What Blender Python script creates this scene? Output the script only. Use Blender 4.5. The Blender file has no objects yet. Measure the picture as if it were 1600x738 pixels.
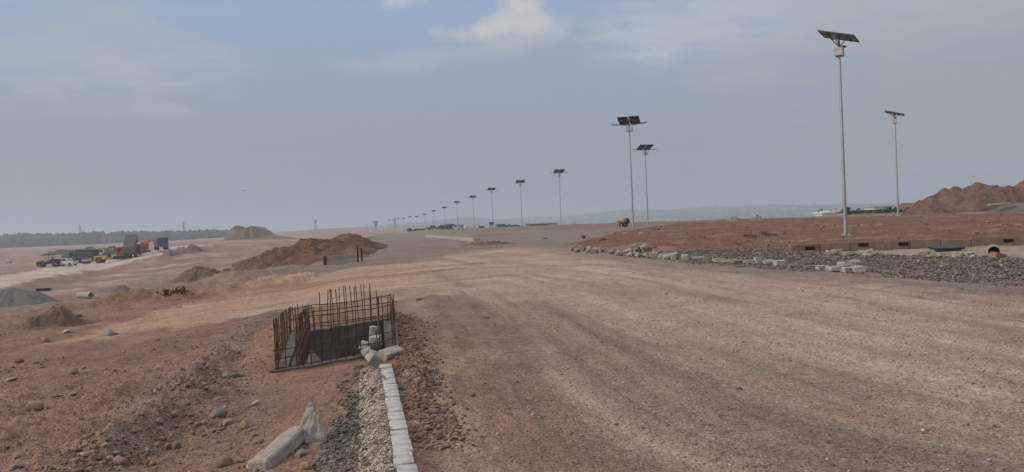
import bpy, math, random
import numpy as np
from mathutils import Vector, Matrix, Euler
R = math.radians
rng = np.random.default_rng(7)
random.seed(7)
scn = bpy.context.scene
COL = scn.collection

# ------------------------------------------------------------------ camera
F_PX, CX, CY = 1200.0, 800.0, 369.0
CAM_Z = 1.6
PITCH, ROLL = math.atan(19 / F_PX), math.atan(0.042)
fwd = np.array([0, math.cos(PITCH), -math.sin(PITCH)])
r0 = np.array([1.0, 0, 0]); u0 = np.array([0, math.sin(PITCH), math.cos(PITCH)])
cr, sr = math.cos(ROLL), math.sin(ROLL)
rgt = r0 * cr - u0 * sr
upv = r0 * sr + u0 * cr

def ray(px, py):
    d = fwd * F_PX + rgt * (px - CX) + upv * (CY - py)
    return d / np.linalg.norm(d)

cam_d = bpy.data.cameras.new('camera'); cam = bpy.data.objects.new('camera', cam_d); COL.objects.link(cam)
cam_d.sensor_width = 36.0; cam_d.lens = 36.0 * F_PX / 1600.0
cam_d.clip_start = 0.05; cam_d.clip_end = 20000
cam.matrix_world = Matrix(((rgt[0], upv[0], -fwd[0], 0), (rgt[1], upv[1], -fwd[1], 0),
                           (rgt[2], upv[2], -fwd[2], CAM_Z), (0, 0, 0, 1)))
scn.camera = cam

# ------------------------------------------------------------------ noise
_P = np.random.default_rng(3).permutation(256)
_P = np.concatenate([_P, _P, _P])
_G = np.stack([np.cos(np.linspace(0, 2 * np.pi, 256, endpoint=False)), np.sin(np.linspace(0, 2 * np.pi, 256, endpoint=False))], 1)
def perlin(x, y):
    xi = np.floor(x).astype(np.int64); yi = np.floor(y).astype(np.int64)
    xf = x - xi; yf = y - yi
    xi &= 255; yi &= 255
    u = xf * xf * xf * (xf * (xf * 6 - 15) + 10); v = yf * yf * yf * (yf * (yf * 6 - 15) + 10)
    def g(ix, iy, dx, dy):
        h = _G[_P[_P[ix] + iy]]
        return h[..., 0] * dx + h[..., 1] * dy
    a = g(xi, yi, xf, yf); b = g(xi + 1, yi, xf - 1, yf)
    c = g(xi, yi + 1, xf, yf - 1); d = g(xi + 1, yi + 1, xf - 1, yf - 1)
    return ((a + u * (b - a)) + v * ((c + u * (d - c)) - (a + u * (b - a)))) * 1.5
def fbm(x, y, o=4, gain=0.5, lac=2.03):
    s = 0; a = 1.0
    for k in range(o):
        s = s + a * perlin(x + 17.3 * k, y - 9.1 * k); x = x * lac; y = y * lac; a *= gain
    return s
def sm(a, b, x):
    t = np.clip((x - a) / (b - a), 0, 1)
    return t * t * (3 - 2 * t)
def gauss(x, s):
    return np.exp(-(x / s) ** 2)

# ------------------------------------------------------------------ terrain
KERB_A, KERB_B = 0.25, -0.197            # kerb line x = A + B*y
_kn = 1 / math.sqrt(1 + KERB_B ** 2)
def kerb_u(x, y):                        # metres to the left of the kerb line
    return (KERB_A + KERB_B * np.minimum(y, 130.0) - x) * _kn
LAMP_Y = np.array([0, 34, 61, 125, 150, 174, 212, 251, 300, 400, 600.])
LAMP_X = np.array([20, 15, 9.6, 8, 2, -4.4, -11, -17.8, -26, -45, -85.])

def H_smooth(x, y):
    x = np.asarray(x, float); y = np.asarray(y, float)
    u = kerb_u(x, y); D = np.hypot(x, y)
    # made ground the road runs on
    road = 1.0 * sm(8, 110, y) * sm(-14, 10, x + 0.13 * y) + 0.55 * sm(30, 100, y) * sm(0, -12, x + 0.13 * y) * 0.6
    road = road - 0.0030 * np.clip(y - 130, 0, 150) - 0.024 * np.maximum(y - 285, 0)
    w = x - np.interp(y, LAMP_Y, LAMP_X) - 14
    road = road - np.minimum(0.07 * np.maximum(y - 98, 0), 11) * sm(0, 45, w)
    road = np.maximum(road, -11)
    # low ground on the left
    left = -0.16 * sm(0.15, 1.6, u) - 0.035 * np.minimum(np.maximum(u - 1.6, 0), 30)
    yy = np.maximum(y, 1.0); br = x / yy
    plain = -4.7 + 3.4 * sm(-.57, -.40, br) * sm(110, 210, y) + 2.2 * sm(230, 520, D) * (1 - sm(-.57, -.40, br)) + 1.5 * sm(250, 900, D) + 1.5 * sm(700, 1200, D) * (1 - .5 * sm(-.57, -.40, br))
    t = sm(7.5, 24, u - 0.10 * np.maximum(y - 36, 0) * 0) * sm(25, 44, D + 0.25 * u)
    left = left * (1 - t) + plain * t
    k = sm(0.0, 1.2 + 0.05 * np.maximum(y, 0), u)
    far = sm(200, 420, y) * sm(-0.2, -0.12, x / np.maximum(y, 1))
    h = road * (1 - k) + left * k
    h = np.where(y < 0, -0.0 * y + h, h)
    # a low rise far ahead on the left
    h = h + 4.6 * gauss(x + 205, 75) * gauss(y - 880, 160) - 1.2 * sm(-.26, -.32, x / np.maximum(y, 1)) * sm(400, 800, D)
    # distant hills with the town on them
    hill = 28 * gauss(x - 950, 750) * sm(1500, 2900, D) + 26 * gauss(x - 50, 800) * sm(1800, 3200, D)
    hill = hill * (1 + 0.35 * fbm(x / 420, y / 420, 3))
    return h + hill

def polyline_ns(x, y, pts):
    """signed distance to a polyline and distance along it"""
    best = np.full(x.shape, 1e18); n = np.zeros(x.shape); s = np.zeros(x.shape); acc = 0.0
    for (ax, ay), (bx, by) in zip(pts[:-1], pts[1:]):
        dx, dy = bx - ax, by - ay; L = math.hypot(dx, dy)
        t = np.clip(((x - ax) * dx + (y - ay) * dy) / (L * L), 0, 1)
        qx = x - (ax + t * dx); qy = y - (ay + t * dy); d2 = qx * qx + qy * qy
        m = d2 < best
        sg = np.where(dx * qy - dy * qx >= 0, 1.0, -1.0)
        n = np.where(m, sg * np.sqrt(d2), n); s = np.where(m, acc + t * L, s); best = np.where(m, d2, best)
        acc += L
    return n, s
def poly_sd(x, y, pts):
    """signed distance to a polygon, positive inside"""
    best = np.full(x.shape, 1e18); ins = np.zeros(x.shape, bool)
    for (ax, ay), (bx, by) in zip(pts, pts[1:] + pts[:1]):
        dx, dy = bx - ax, by - ay
        t = np.clip(((x - ax) * dx + (y - ay) * dy) / (dx * dx + dy * dy + 1e-12), 0, 1)
        qx = x - (ax + t * dx); qy = y - (ay + t * dy)
        best = np.minimum(best, qx * qx + qy * qy)
        c = ((ay <= y) & (by > y)) | ((by <= y) & (ay > y))
        xi = ax + (y - ay) / np.where(abs(dy) < 1e-12, 1e-12, dy) * dx
        ins ^= c & (x < xi)
    return np.where(ins, 1, -1) * np.sqrt(best)

_T = np.concatenate([np.geomspace(2.0, 60, 1500), np.geomspace(60.2, 6000, 2500)])
def hit(px, py, fn=None):
    """where the line of sight meets the ground; used once to lay out the plan"""
    fn = fn or H_smooth
    d = ray(px, py); P = d[None, :] * _T[:, None]; z = P[:, 2] + CAM_Z
    g = z - fn(P[:, 0], P[:, 1])
    i = np.argmax(g < 0)
    if g[i] >= 0: i = len(_T) - 1
    if i == 0: return P[0, 0], P[0, 1]
    t = _T[i - 1] + (_T[i] - _T[i - 1]) * g[i - 1] / (g[i - 1] - g[i] + 1e-12)
    return d[0] * t, d[1] * t
def plan(px_pts): return [tuple(map(float, hit(*p))) for p in px_pts]
def xz_at(px, py, Y):
    d = ray(px, py); t = Y / d[1]
    return d[0] * t, d[2] * t + CAM_Z
def X_on(px, Y, z=0.0):
    """x at depth Y and height z seen in photo column px"""
    k = (px - CX) / F_PX
    # fwd/right/up components of the point (x, Y, z-CAM_Z)
    a, b = rgt, fwd
    q = np.array([0, Y, z - CAM_Z])
    return (k * (b @ q) - a @ q) / (a[0] - k * b[0])

P_TRACK = plan([(90, 536), (200, 512), (350, 482), (500, 457), (640, 440), (760, 428), (860, 424), (960, 440), (1150, 492), (1400, 556), (1600, 605)])
P_MAIN = plan([(640, 395), (720, 392), (800, 393), (900, 402), (1050, 424), (1250, 446), (1600, 490)])
Z_DUST = plan([(100, 531), (300, 504), (450, 481), (560, 470), (640, 463), (740, 463), (860, 474), (980, 496), (1150, 538), (1300, 586), (1420, 640), (1640, 700),
               (1640, 474), (1400, 447), (1200, 430), (1050, 417), (950, 404), (880, 392), (800, 387), (740, 392), (680, 406), (600, 414), (500, 430), (380, 456), (250, 486)])
Z_OCHRE = plan([(60, 540), (300, 506), (450, 483), (560, 472), (700, 455), (800, 430), (760, 405), (680, 408), (600, 416), (500, 430), (380, 456), (250, 486)])
Z_GREY = plan([(546, 372), (600, 361), (760, 361), (860, 359), (960, 356), (1090, 347), (1300, 341), (1600, 334), (1600, 338), (1300, 345), (1150, 347), (1050, 354), (960, 366), (895, 381), (870, 392), (800, 386), (740, 391), (680, 405), (600, 411), (566, 409)])
Z_ISLE = plan([(886, 386), (960, 367), (1050, 353), (1150, 346.5), (1300, 344), (1600, 337), (1640, 340), (1640, 378), (1420, 383), (1240, 391), (1150, 395), (1060, 391), (960, 391), (905, 389)])
Z_GRAV = plan([(1040, 395), (1150, 393), (1240, 394), (1360, 401), (1600, 408), (1640, 410), (1640, 445), (1450, 434), (1360, 424), (1250, 420), (1100, 410)])
Z_DRAIN = plan([(1240, 393), (1640, 381), (1640, 408), (1500, 405), (1360, 399)])
Z_DARK = plan([(960, 407), (1060, 412), (1250, 424), (1450, 436), (1640, 449), (1640, 468), (1400, 448), (1200, 432), (1050, 419)])
Z_HAUL = plan([(-40, 446), (0, 439), (60, 427), (150, 411), (250, 395), (305, 388), (330, 388), (300, 394), (200, 414), (100, 436), (0, 458), (-40, 468)])
KERB_END = 8.6
GRAV_STRIP_X = 1.05
PIT = [(-3.0, 9.5), (-1.64, 10.33), (-1.95, 12.1), (-3.3, 11.27)]

def _noise_line(s, k): return perlin(s / 9.0 + k * 3.7, s * 0 + k * 1.9)
OFFS_T = (-13.2, -11.4, -9.6, -7.9, -6.5, -4.8, -3.6, -1.9, -0.7, 1.0, 2.4, 4.0)
OFFS_M = (-6.0, -4.2, -2.7, -0.9, 0.8, 2.6, 4.3, 6.1)
def wheel_tracks(n, s, offs, w=0.12):
    t = np.zeros(n.shape)
    for k, o in enumerate(offs):
        a = np.clip(0.55 + 0.9 * perlin(s / 7.0 + k * 5.3, s * 0 + k), 0, 1)
        t = t + a * gauss(n - o - 0.45 * _noise_line(s, k), w + 0.05 * (k % 3))
    return np.minimum(t, 1.2)
PIT_PLANE = np.linalg.lstsq(np.array([[px_, py_, 1.0] for px_, py_ in PIT]), np.array([-.19, .03, .08, .18]), rcond=None)[0]
def H(x, y):
    x = np.asarray(x, float); y = np.asarray(y, float)
    shp = x.shape; x = x.ravel(); y = y.ravel()
    D = np.hypot(x, y); h = H_smooth(x, y); u = kerb_u(x, y)
    near = 1 - sm(60, 140, D)
    leftw = sm(0.9, 2.4, u) * (1 - sm(1000, 1500, D))
    nt, s = polyline_ns(x, y, P_TRACK)
    on_track = sm(7.0, 4.0, np.abs(nt))
    # broken, bulldozed earth on the left
    rough = 0.085 * fbm(x / 0.9, y / 0.9, 6, 0.68) + 0.05 * fbm(x / 3.1 + 5, y / 3.1, 3)
    v = y * _kn
    warp = 0.35 * fbm(x / 2.5, y / 6.0, 2)
    furrow = 0.0
    for c, a, wd in ((2.3, 0.15, 0.36), (4.3, 0.06, 0.22), (5.6, 0.085, 0.2), (7.1, 0.05, 0.25), (8.6, 0.08, 0.25), (10.4, 0.07, 0.3)):
        furrow = furrow + a * gauss(u - c + warp, wd) * 1.3 * (0.8 + 0.45 * fbm(x / 0.5 + c, y / 0.9, 4, .55))
    inner = sm(26, 18, y) * sm(-2, 1.2, y - 1)
    h = h + leftw * near * (rough + furrow * inner) * (1 - 0.75 * on_track)
    # spoil ridge along the far side of the track and shallow terraces down to the plain
    h = h + leftw * near * on_track * 0.02 * fbm(nt / 0.35, s / 3.0, 3)
    h = h + leftw * sm(7, 10, np.abs(nt)) * np.where(nt > 0, 1, 0) * sm(22, 30, D) * (0.40 * fbm(x / 9 + 0.5 * y / 9, y / 14, 5, .55)) * (1 - sm(150, 400, D))
    h = h + leftw * sm(100, 240, D) * 0.62 * fbm(x / 60 + y / 160, y / 45, 4) * (1 - sm(700, 1000, D))
    bank = gauss(nt - 5.4 - .5 * perlin(s / 5, s * 0), 1.0) * sm(21, 27, D) * sm(60, 44, D)
    h = h + leftw * bank * (0.34 + 0.16 * fbm(x / 0.8, y / 0.8, 4, .6))
    h = h + leftw * on_track * -0.05 * gauss(nt, 3.0)
    # road: wheel ruts and crumbs
    rw = sm(0.2, -0.4, u) * near
    rut = 0.020 * fbm(nt / 0.30, s / 6.0, 3) + 0.025 * fbm(nt / 1.1, s / 14.0, 2)
    wt_ = wheel_tracks(nt, s, OFFS_T)
    h = h - rw * 0.022 * wt_ + (leftw * on_track) * -0.03 * wt_
    h = h + rw * (rut + 0.014 * fbm(x / 0.26, y / 0.26, 5, .62) * (1 - .6 * np.minimum(wt_, 1)) + 0.02 * fbm(x / 2.2, y / 2.2, 2))
    # crumbling dirt shoulder on the right of the kerb
    sh = gauss(u + 0.30 - 0.12 * fbm(x / 0.5, y / 0.5, 2), 0.26) * sm(4.8, 7.0, y) * sm(17, 13, y)
    h = h + sh * (0.07 + 0.06 * fbm(x / 0.28, y / 0.28, 4))
    # ground beside the laid kerb: gravel and mortar bed on the left
    kb = gauss(u - 0.45, 0.35) * sm(9.6, 8.4, y)
    h = h + kb * (0.03 * fbm(x / 0.12, y / 0.12, 3) + 0.0)
    h = h + 0.10 * gauss(u - 0.17, 0.13) * sm(9.0, 8.3, y) * (0.75 + 0.5 * fbm(x / 0.1, y / 0.1, 2))
    # red island, gravel bed on the right
    wx = x + 0.5 * fbm(x / 2, y / 2, 3); wy = y + 0.5 * fbm(x / 2 + 9, y / 2, 3)
    isl = sm(-0.3, 1.2, poly_sd(wx, wy, Z_ISLE))
    h = h + isl * (0.26 + 0.10 * fbm(x / 1.1, y / 1.1, 5, 0.6) * near)
    gv = sm(-0.2, 0.8, poly_sd(wx, wy, Z_GRAV))
    h = h + gv * (0.10 + 0.06 * fbm(x / 0.5, y / 0.5, 4, 0.6))
    h = h + 0.75 * sm(-5.0, 0.0, poly_sd(x, y, Z_HAUL))
    # far ground
    h = h + sm(75, 130, D) * (1 - leftw) * sm(600, 200, D) * 0.10 * fbm(x / 14, y / 14, 4)
    # spoil banked up behind the pit
    ca_, sa_ = -0.17, 0.985
    q2 = (x + 2.47) * ca_ + (y - 10.8) * sa_; q1 = (x + 2.47) * 0.985 + (y - 10.8) * 0.17
    h = h + (0.05 + 0.27 * sm(.9, -.7, q1) + 0.04 * fbm(x / 0.35, y / 0.35, 3)) * sm(0.35, 1.25, q2) * sm(3.0, 1.7, q2) * sm(1.9, 1.0, np.abs(q1))
    # inside the pit
    ps = poly_sd(x, y, PIT)
    pl = PIT_PLANE[0] * x + PIT_PLANE[1] * y + PIT_PLANE[2]
    kp = sm(-0.75, -0.12, ps)
    h = h * (1 - kp) + (pl + 0.015 * fbm(x / 0.3, y / 0.3, 3)) * kp
    return h.reshape(shp)
def hz(x, y): return float(H(np.array([x]), np.array([y]))[0])
def on(px, py):
    x, y = hit(px, py, H)
    return Vector((x, y, hz(x, y)))

# ------------------------------------------------------------------ scene helpers
def tag(o, label=None, cat=None, group=None, kind=None):
    if label: o['label'] = label
    if cat and not kind: kind = 'structure' if o.name.startswith('earth_hill') else 'thing'
    if cat: o['category'] = cat
    if group: o['group'] = group
    if kind: o['kind'] = kind
    return o
def thing(name, label, cat, loc=(0, 0, 0), rotz=0.0, group=None):
    o = bpy.data.objects.new(name, None); COL.objects.link(o)
    o.empty_display_size = 0.2
    o.location = loc; o.rotation_euler = (0, 0, rotz)
    return tag(o, label, cat, group)
def copy_tree(o, parent=None):
    c = o.copy(); COL.objects.link(c)
    if parent is not None: c.parent = parent
    for ch in list(o.children): copy_tree(ch, c)
    return c

def icosphere(sub):
    t = (1 + 5 ** 0.5) / 2
    v = [Vector(p).normalized() for p in ((-1, t, 0), (1, t, 0), (-1, -t, 0), (1, -t, 0), (0, -1, t), (0, 1, t), (0, -1, -t), (0, 1, -t), (t, 0, -1), (t, 0, 1), (-t, 0, -1), (-t, 0, 1))]
    f = [(0, 11, 5), (0, 5, 1), (0, 1, 7), (0, 7, 10), (0, 10, 11), (1, 5, 9), (5, 11, 4), (11, 10, 2), (10, 7, 6), (7, 1, 8), (3, 9, 4), (3, 4, 2), (3, 2, 6), (3, 6, 8), (3, 8, 9), (4, 9, 5), (2, 4, 11), (6, 2, 10), (8, 6, 7), (9, 8, 1)]
    for _ in range(sub):
        mid = {}; nf = []
        def m(a, b):
            k = (min(a, b), max(a, b))
            if k not in mid: mid[k] = len(v); v.append(((v[a] + v[b]) / 2).normalized())
            return mid[k]
        for a, b, c in f:
            x, y, z = m(a, b), m(b, c), m(c, a); nf += [(a, x, z), (b, y, x), (c, z, y), (x, y, z)]
        f = nf
    return np.array([list(p) for p in v]), np.array(f)
ICO = [icosphere(k) for k in range(4)]

class MB:
    """collects shapes and links them as ONE mesh object"""
    def __init__(s): s.v = []; s.f = []; s.n = 0
    def add(s, verts, faces):
        s.v += [tuple(map(float, p)) for p in verts]; s.f += [tuple(int(i) + s.n for i in q) for q in faces]; s.n = len(s.v); return s
    def box(s, c, size, rot=None, bev=0.0, jit=0.0):
        hx, hy, hz_ = [q / 2 for q in size]
        M = Matrix.Identity(3) if rot is None else (Euler(rot).to_matrix() if not isinstance(rot, Matrix) else rot)
        b = min(bev, hx * 0.45, hy * 0.45, hz_ * 0.45)
        if b <= 0:
            pts = [(sx * hx, sy * hy, sz * hz_) for sx in (-1, 1) for sy in (-1, 1) for sz in (-1, 1)]
            fs = [(0, 1, 3, 2), (4, 6, 7, 5), (0, 4, 5, 1), (2, 3, 7, 6), (0, 2, 6, 4), (1, 5, 7, 3)]
        else:
            import bmesh
            bm = bmesh.new(); bmesh.ops.create_cube(bm, size=1.0)
            for q in bm.verts: q.co = Vector((q.co.x * 2 * hx, q.co.y * 2 * hy, q.co.z * 2 * hz_))
            bmesh.ops.bevel(bm, geom=bm.edges[:], offset=b, segments=2, profile=0.6, affect='EDGES')
            bm.verts.index_update()
            pts = [tuple(q.co) for q in bm.verts]; fs = [tuple(q.index for q in f.verts) for f in bm.faces]; bm.free()
        out = []
        for p in pts:
            q = Vector(p)
            if jit: q += Vector((random.uniform(-jit, jit), random.uniform(-jit, jit), random.uniform(-jit, jit)))
            out.append(M @ q + Vector(c))
        return s.add(out, fs)
    def tube(s, p0, p1, r0_, r1_=None, n=10, caps=True):
        r1_ = r0_ if r1_ is None else r1_
        p0 = Vector(p0); p1 = Vector(p1); d = (p1 - p0).normalized()
        a = d.orthogonal().normalized(); b = d.cross(a)
        vs = []
        for p, r in ((p0, r0_), (p1, r1_)):
            for k in range(n):
                t = 2 * math.pi * k / n; vs.append(p + a * (r * math.cos(t)) + b * (r * math.sin(t)))
        fs = [(k, (k + 1) % n, n + (k + 1) % n, n + k) for k in range(n)]
        if caps: fs += [tuple(range(n - 1, -1, -1)), tuple(range(n, 2 * n))]
        return s.add(vs, fs)
    def path(s, pts, r, n=6):
        pts = [Vector(p) for p in pts]; vs = []; fs = []
        a = None
        for i, p in enumerate(pts):
            d = (pts[min(i + 1, len(pts) - 1)] - pts[max(i - 1, 0)]).normalized()
            a = d.orthogonal().normalized() if a is None else (a - d * a.dot(d)).normalized()
            b = d.cross(a)
            for k in range(n):
                t = 2 * math.pi * k / n; vs.append(p + a * (r * math.cos(t)) + b * (r * math.sin(t)))
        for i in range(len(pts) - 1):
            for k in range(n): fs.append((i * n + k, i * n + (k + 1) % n, (i + 1) * n + (k + 1) % n, (i + 1) * n + k))
        fs += [tuple(range(n - 1, -1, -1)), tuple(range((len(pts) - 1) * n, len(pts) * n))]
        return s.add(vs, fs)
    def ring(s, p0, p1, ro, ri, n=24):
        """open pipe with wall thickness"""
        p0 = Vector(p0); p1 = Vector(p1); d = (p1 - p0).normalized(); a = d.orthogonal().normalized(); b = d.cross(a); vs = []
        for p in (p0, p1):
            for r in (ro, ri):
                for k in range(n):
                    t = 2 * math.pi * k / n; vs.append(p + a * (r * math.cos(t)) + b * (r * math.sin(t)))
        fs = []
        for k in range(n):
            j = (k + 1) % n
            fs += [(k, j, 2 * n + j, 2 * n + k), (n + k, 3 * n + k, 3 * n + j, n + j), (k, n + k, n + j, j), (2 * n + k, 2 * n + j, 3 * n + j, 3 * n + k)]
        return s.add(vs, fs)
    def prism(s, outline, y0, y1):
        """outline in x,z swept along y"""
        n = len(outline)
        vs = [(x, y0, z) for x, z in outline] + [(x, y1, z) for x, z in outline]
        return s.add(vs, [tuple(range(n)), tuple(range(2 * n - 1, n - 1, -1))] + [(k, k + n, (k + 1) % n + n, (k + 1) % n) for k in range(n)])
    def rock(s, c, size, seed, sub=2, rough=0.22, flat=0.0, rot=None):
        V, Fq = ICO[sub]; r_ = np.random.default_rng(seed)
        V = V.copy()
        for _ in range(9):                                  # knock flat facets off
            d = r_.normal(size=3); d /= np.linalg.norm(d); lim = r_.uniform(0.62, 0.9)
            pr = V @ d; V -= np.outer(np.maximum(pr - lim, 0) * (0.85), d)
        off = r_.uniform(0, 50, 3)
        nz = perlin(V[:, 0] * 1.6 + off[0] + V[:, 2], V[:, 1] * 1.6 + off[1] - V[:, 2]) * rough
        V = V * (1 + nz)[:, None] * np.array(size)[None, :] / 2
        M = np.array(Euler(rot if rot is not None else (r_.uniform(-.3, .3), r_.uniform(-.3, .3), r_.uniform(0, 6.3))).to_matrix())
        return s.add(V @ M.T + np.array(c), Fq)
    def build(s, name, mat, parent=None, loc=None, smooth=False, rot=None):
        me = bpy.data.meshes.new(name); me.from_pydata(s.v, [], s.f); me.validate()
        import bmesh
        bm = bmesh.new(); bm.from_mesh(me); bmesh.ops.recalc_face_normals(bm, faces=bm.faces); bm.to_mesh(me); bm.free()
        if smooth:
            me.polygons.foreach_set('use_smooth', [True] * len(me.polygons))
            try: me.set_sharp_from_angle(angle=R(38))
            except Exception: pass
        me.materials.append(mat)
        o = bpy.data.objects.new(name, me); COL.objects.link(o)
        if parent is not None: o.parent = parent
        if loc is not None: o.location = loc
        if rot is not None: o.rotation_euler = rot
        return o

# ------------------------------------------------------------------ materials
def nd(nt, t, **kw):
    n = nt.nodes.new(t)
    for k, v in kw.items():
        if k in n.inputs: n.inputs[k].default_value = v
        else: setattr(n, k, v)
    return n
def mixc(nt, a, b, fac, mode='MIX'):
    n = nt.nodes.new('ShaderNodeMix'); n.data_type = 'RGBA'; n.blend_type = mode; n.clamp_factor = True
    for sock, val in ((n.inputs[0], fac), (n.inputs[6], a), (n.inputs[7], b)):
        if hasattr(val, 'links') or hasattr(val, 'is_output'): nt.links.new(val, sock)
        elif isinstance(val, (tuple, list)): sock.default_value = tuple(val) + ((1,) if len(val) == 3 else ())
        else: sock.default_value = val
    return n.outputs[2]
def math_(nt, op, a, b=None, clamp=False):
    n = nt.nodes.new('ShaderNodeMath'); n.operation = op; n.use_clamp = clamp
    for i, val in enumerate((a, b)):
        if val is None: continue
        if hasattr(val, 'is_output'): nt.links.new(val, n.inputs[i])
        else: n.inputs[i].default_value = val
    return n.outputs[0]
def noise_(nt, vec, scale, detail=4, rough=0.55):
    n = nt.nodes.new('ShaderNodeTexNoise'); n.inputs['Scale'].default_value = scale; n.inputs['Detail'].default_value = detail; n.inputs['Roughness'].default_value = rough
    if vec is not None: nt.links.new(vec, n.inputs['Vector'])
    return n.outputs['Fac']
def ramp_(nt, fac, stops):
    n = nt.nodes.new('ShaderNodeValToRGB'); nt.links.new(fac, n.inputs[0]); e = n.color_ramp.elements
    while len(e) < len(stops): e.new(0.5)
    for q, (p, c) in zip(e, stops): q.position = p; q.color = tuple(c) + (1,) if len(c) == 3 else c
    return n.outputs[0]
def maprange(nt, v, a, b, c=0.0, d=1.0):
    n = nt.nodes.new('ShaderNodeMapRange'); nt.links.new(v, n.inputs[0])
    for i, q in enumerate((a, b, c, d)): n.inputs[i + 1].default_value = q
    return n.outputs[0]
MATS = {}
def mat(name, col, rough=0.85, metal=0.0, col2=None, scale=6.0, amount=1.0, bump=0.0, bscale=30.0, spec=0.3, dust=None, bdist=0.02):
    if name in MATS: return MATS[name]
    m = bpy.data.materials.new(name); m.use_nodes = True; nt = m.node_tree; b = nt.nodes['Principled BSDF']
    b.inputs['Roughness'].default_value = rough; b.inputs['Metallic'].default_value = metal; b.inputs['Specular IOR Level'].default_value = spec
    tc = nt.nodes.new('ShaderNodeTexCoord').outputs['Object']
    col2 = col2 or tuple(c * 0.62 for c in col)
    f = noise_(nt, tc, scale, 5, 0.6)
    f = maprange(nt, f, 0.34, 0.68)
    c = mixc(nt, col, col2, math_(nt, 'MULTIPLY', f, amount))
    fine = maprange(nt, noise_(nt, tc, scale * 9, 3, 0.6), 0.3, 0.75, 0.86, 1.1)
    c = mixc(nt, c, fine, 1.0, 'MULTIPLY')
    if dust:
        g = nt.nodes.new('ShaderNodeNewGeometry'); sp = nt.nodes.new('ShaderNodeSeparateXYZ'); nt.links.new(g.outputs['Normal'], sp.inputs[0])
        dz = maprange(nt, math_(nt, 'ADD', sp.outputs[2], math_(nt, 'MULTIPLY', f, 0.5)), 0.5, 1.3, 0.0, 0.65)
        c = mixc(nt, c, dust, dz)
    nt.links.new(c, b.inputs['Base Color'])
    if bump:
        bp = nt.nodes.new('ShaderNodeBump'); bp.inputs['Strength'].default_value = bump; bp.inputs['Distance'].default_value = bdist
        nt.links.new(noise_(nt, tc, bscale, 5, 0.65), bp.inputs['Height']); nt.links.new(bp.outputs[0], b.inputs['Normal'])
    MATS[name] = m
    return m
# ------------------------------------------------------------------ sky, sun, haze
SUN_EL, SUN_AZ = R(27), R(252)          # azimuth clockwise from north (+Y): low left, behind the camera
world = bpy.data.worlds.new('World'); scn.world = world; world.use_nodes = True
nt = world.node_tree; nt.nodes.clear()
out = nt.nodes.new('ShaderNodeOutputWorld'); bg = nt.nodes.new('ShaderNodeBackground')
nt.links.new(bg.outputs[0], out.inputs[0])
sky = nt.nodes.new('ShaderNodeTexSky'); sky.sky_type = 'NISHITA'; sky.sun_disc = False
sky.sun_elevation = SUN_EL; sky.sun_rotation = SUN_AZ; sky.dust_density = 4.0; sky.air_density = 1.2; sky.ozone_density = 1.0; sky.altitude = 200
tc = nt.nodes.new('ShaderNodeTexCoord').outputs['Generated']
sp = nt.nodes.new('ShaderNodeSeparateXYZ'); nt.links.new(tc, sp.inputs[0])
el = sp.outputs[2]
S = 10.0                                 # colours below are radiance; the background strength is 1/S
def rad(*c): return tuple(q * S for q in c)
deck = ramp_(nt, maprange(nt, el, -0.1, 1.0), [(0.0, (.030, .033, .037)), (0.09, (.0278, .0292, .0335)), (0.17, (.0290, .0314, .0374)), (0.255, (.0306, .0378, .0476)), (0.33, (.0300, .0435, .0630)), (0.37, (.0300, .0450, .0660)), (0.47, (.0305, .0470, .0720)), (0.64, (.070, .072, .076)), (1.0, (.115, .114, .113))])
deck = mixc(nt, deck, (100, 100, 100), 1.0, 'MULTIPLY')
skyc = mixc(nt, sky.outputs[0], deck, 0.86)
# flat-bottomed perspective for the cloud noise
pz = math_(nt, 'ADD', math_(nt, 'MAXIMUM', el, 0.0), 0.09)
cmb = nt.nodes.new('ShaderNodeCombineXYZ')
nt.links.new(math_(nt, 'DIVIDE', sp.outputs[0], pz), cmb.inputs[0]); nt.links.new(math_(nt, 'DIVIDE', sp.outputs[1], pz), cmb.inputs[1])
pv = cmb.outputs[0]
n1 = noise_(nt, pv, 1.7, 8, 0.62); n2 = noise_(nt, pv, 0.55, 4, 0.5)
n3 = noise_(nt, pv, 3.4, 10, 0.66); n4 = noise_(nt, tc, 20.0, 10, 0.60)
# thin veil everywhere, warm grey-lilac patches
veil = maprange(nt, n2, 0.38, 0.64, 0.0, 0.8)
skyc = mixc(nt, skyc, rad(.345, .368, .415), math_(nt, 'MULTIPLY', math_(nt, 'MULTIPLY', math_(nt, 'MULTIPLY', veil, .75), maprange(nt, n3, .35, .65, .4, 1.0)), maprange(nt, el, 0.02, 0.2, 0.3, 0.5)))
def blob(px, py, r, col, lo, hi, amt, src, sq=1.0):
    global skyc
    d = ray(px, py)
    # ellipse: squeeze the vertical difference
    sub = nt.nodes.new('ShaderNodeVectorMath'); sub.operation = 'SUBTRACT'; nt.links.new(tc, sub.inputs[0]); sub.inputs[1].default_value = tuple(d)
    mul = nt.nodes.new('ShaderNodeVectorMath'); mul.operation = 'MULTIPLY'; nt.links.new(sub.outputs[0], mul.inputs[0]); mul.inputs[1].default_value = (1, 1, sq)
    ln = nt.nodes.new('ShaderNodeVectorMath'); ln.operation = 'LENGTH'; nt.links.new(mul.outputs[0], ln.inputs[0])
    m = maprange(nt, ln.outputs['Value'], 0.0, r, 1.0, 0.0)
    f = maprange(nt, math_(nt, 'ADD', src, math_(nt, 'MULTIPLY', m, 0.35)), lo, hi, 0.0, 1.0)
    f = math_(nt, 'MULTIPLY', math_(nt, 'MULTIPLY', f, maprange(nt, m, 0.0, 0.45)), amt)
    skyc = mixc(nt, skyc, rad(*col), f)
blob(705, 52, 0.050, (.52, .53, .56), 0.58, 0.86, 0.8, n4, 2.6)
blob(752, 46, 0.060, (.56, .55, .57), 0.56, 0.84, 0.9, n4, 3.0)
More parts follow.
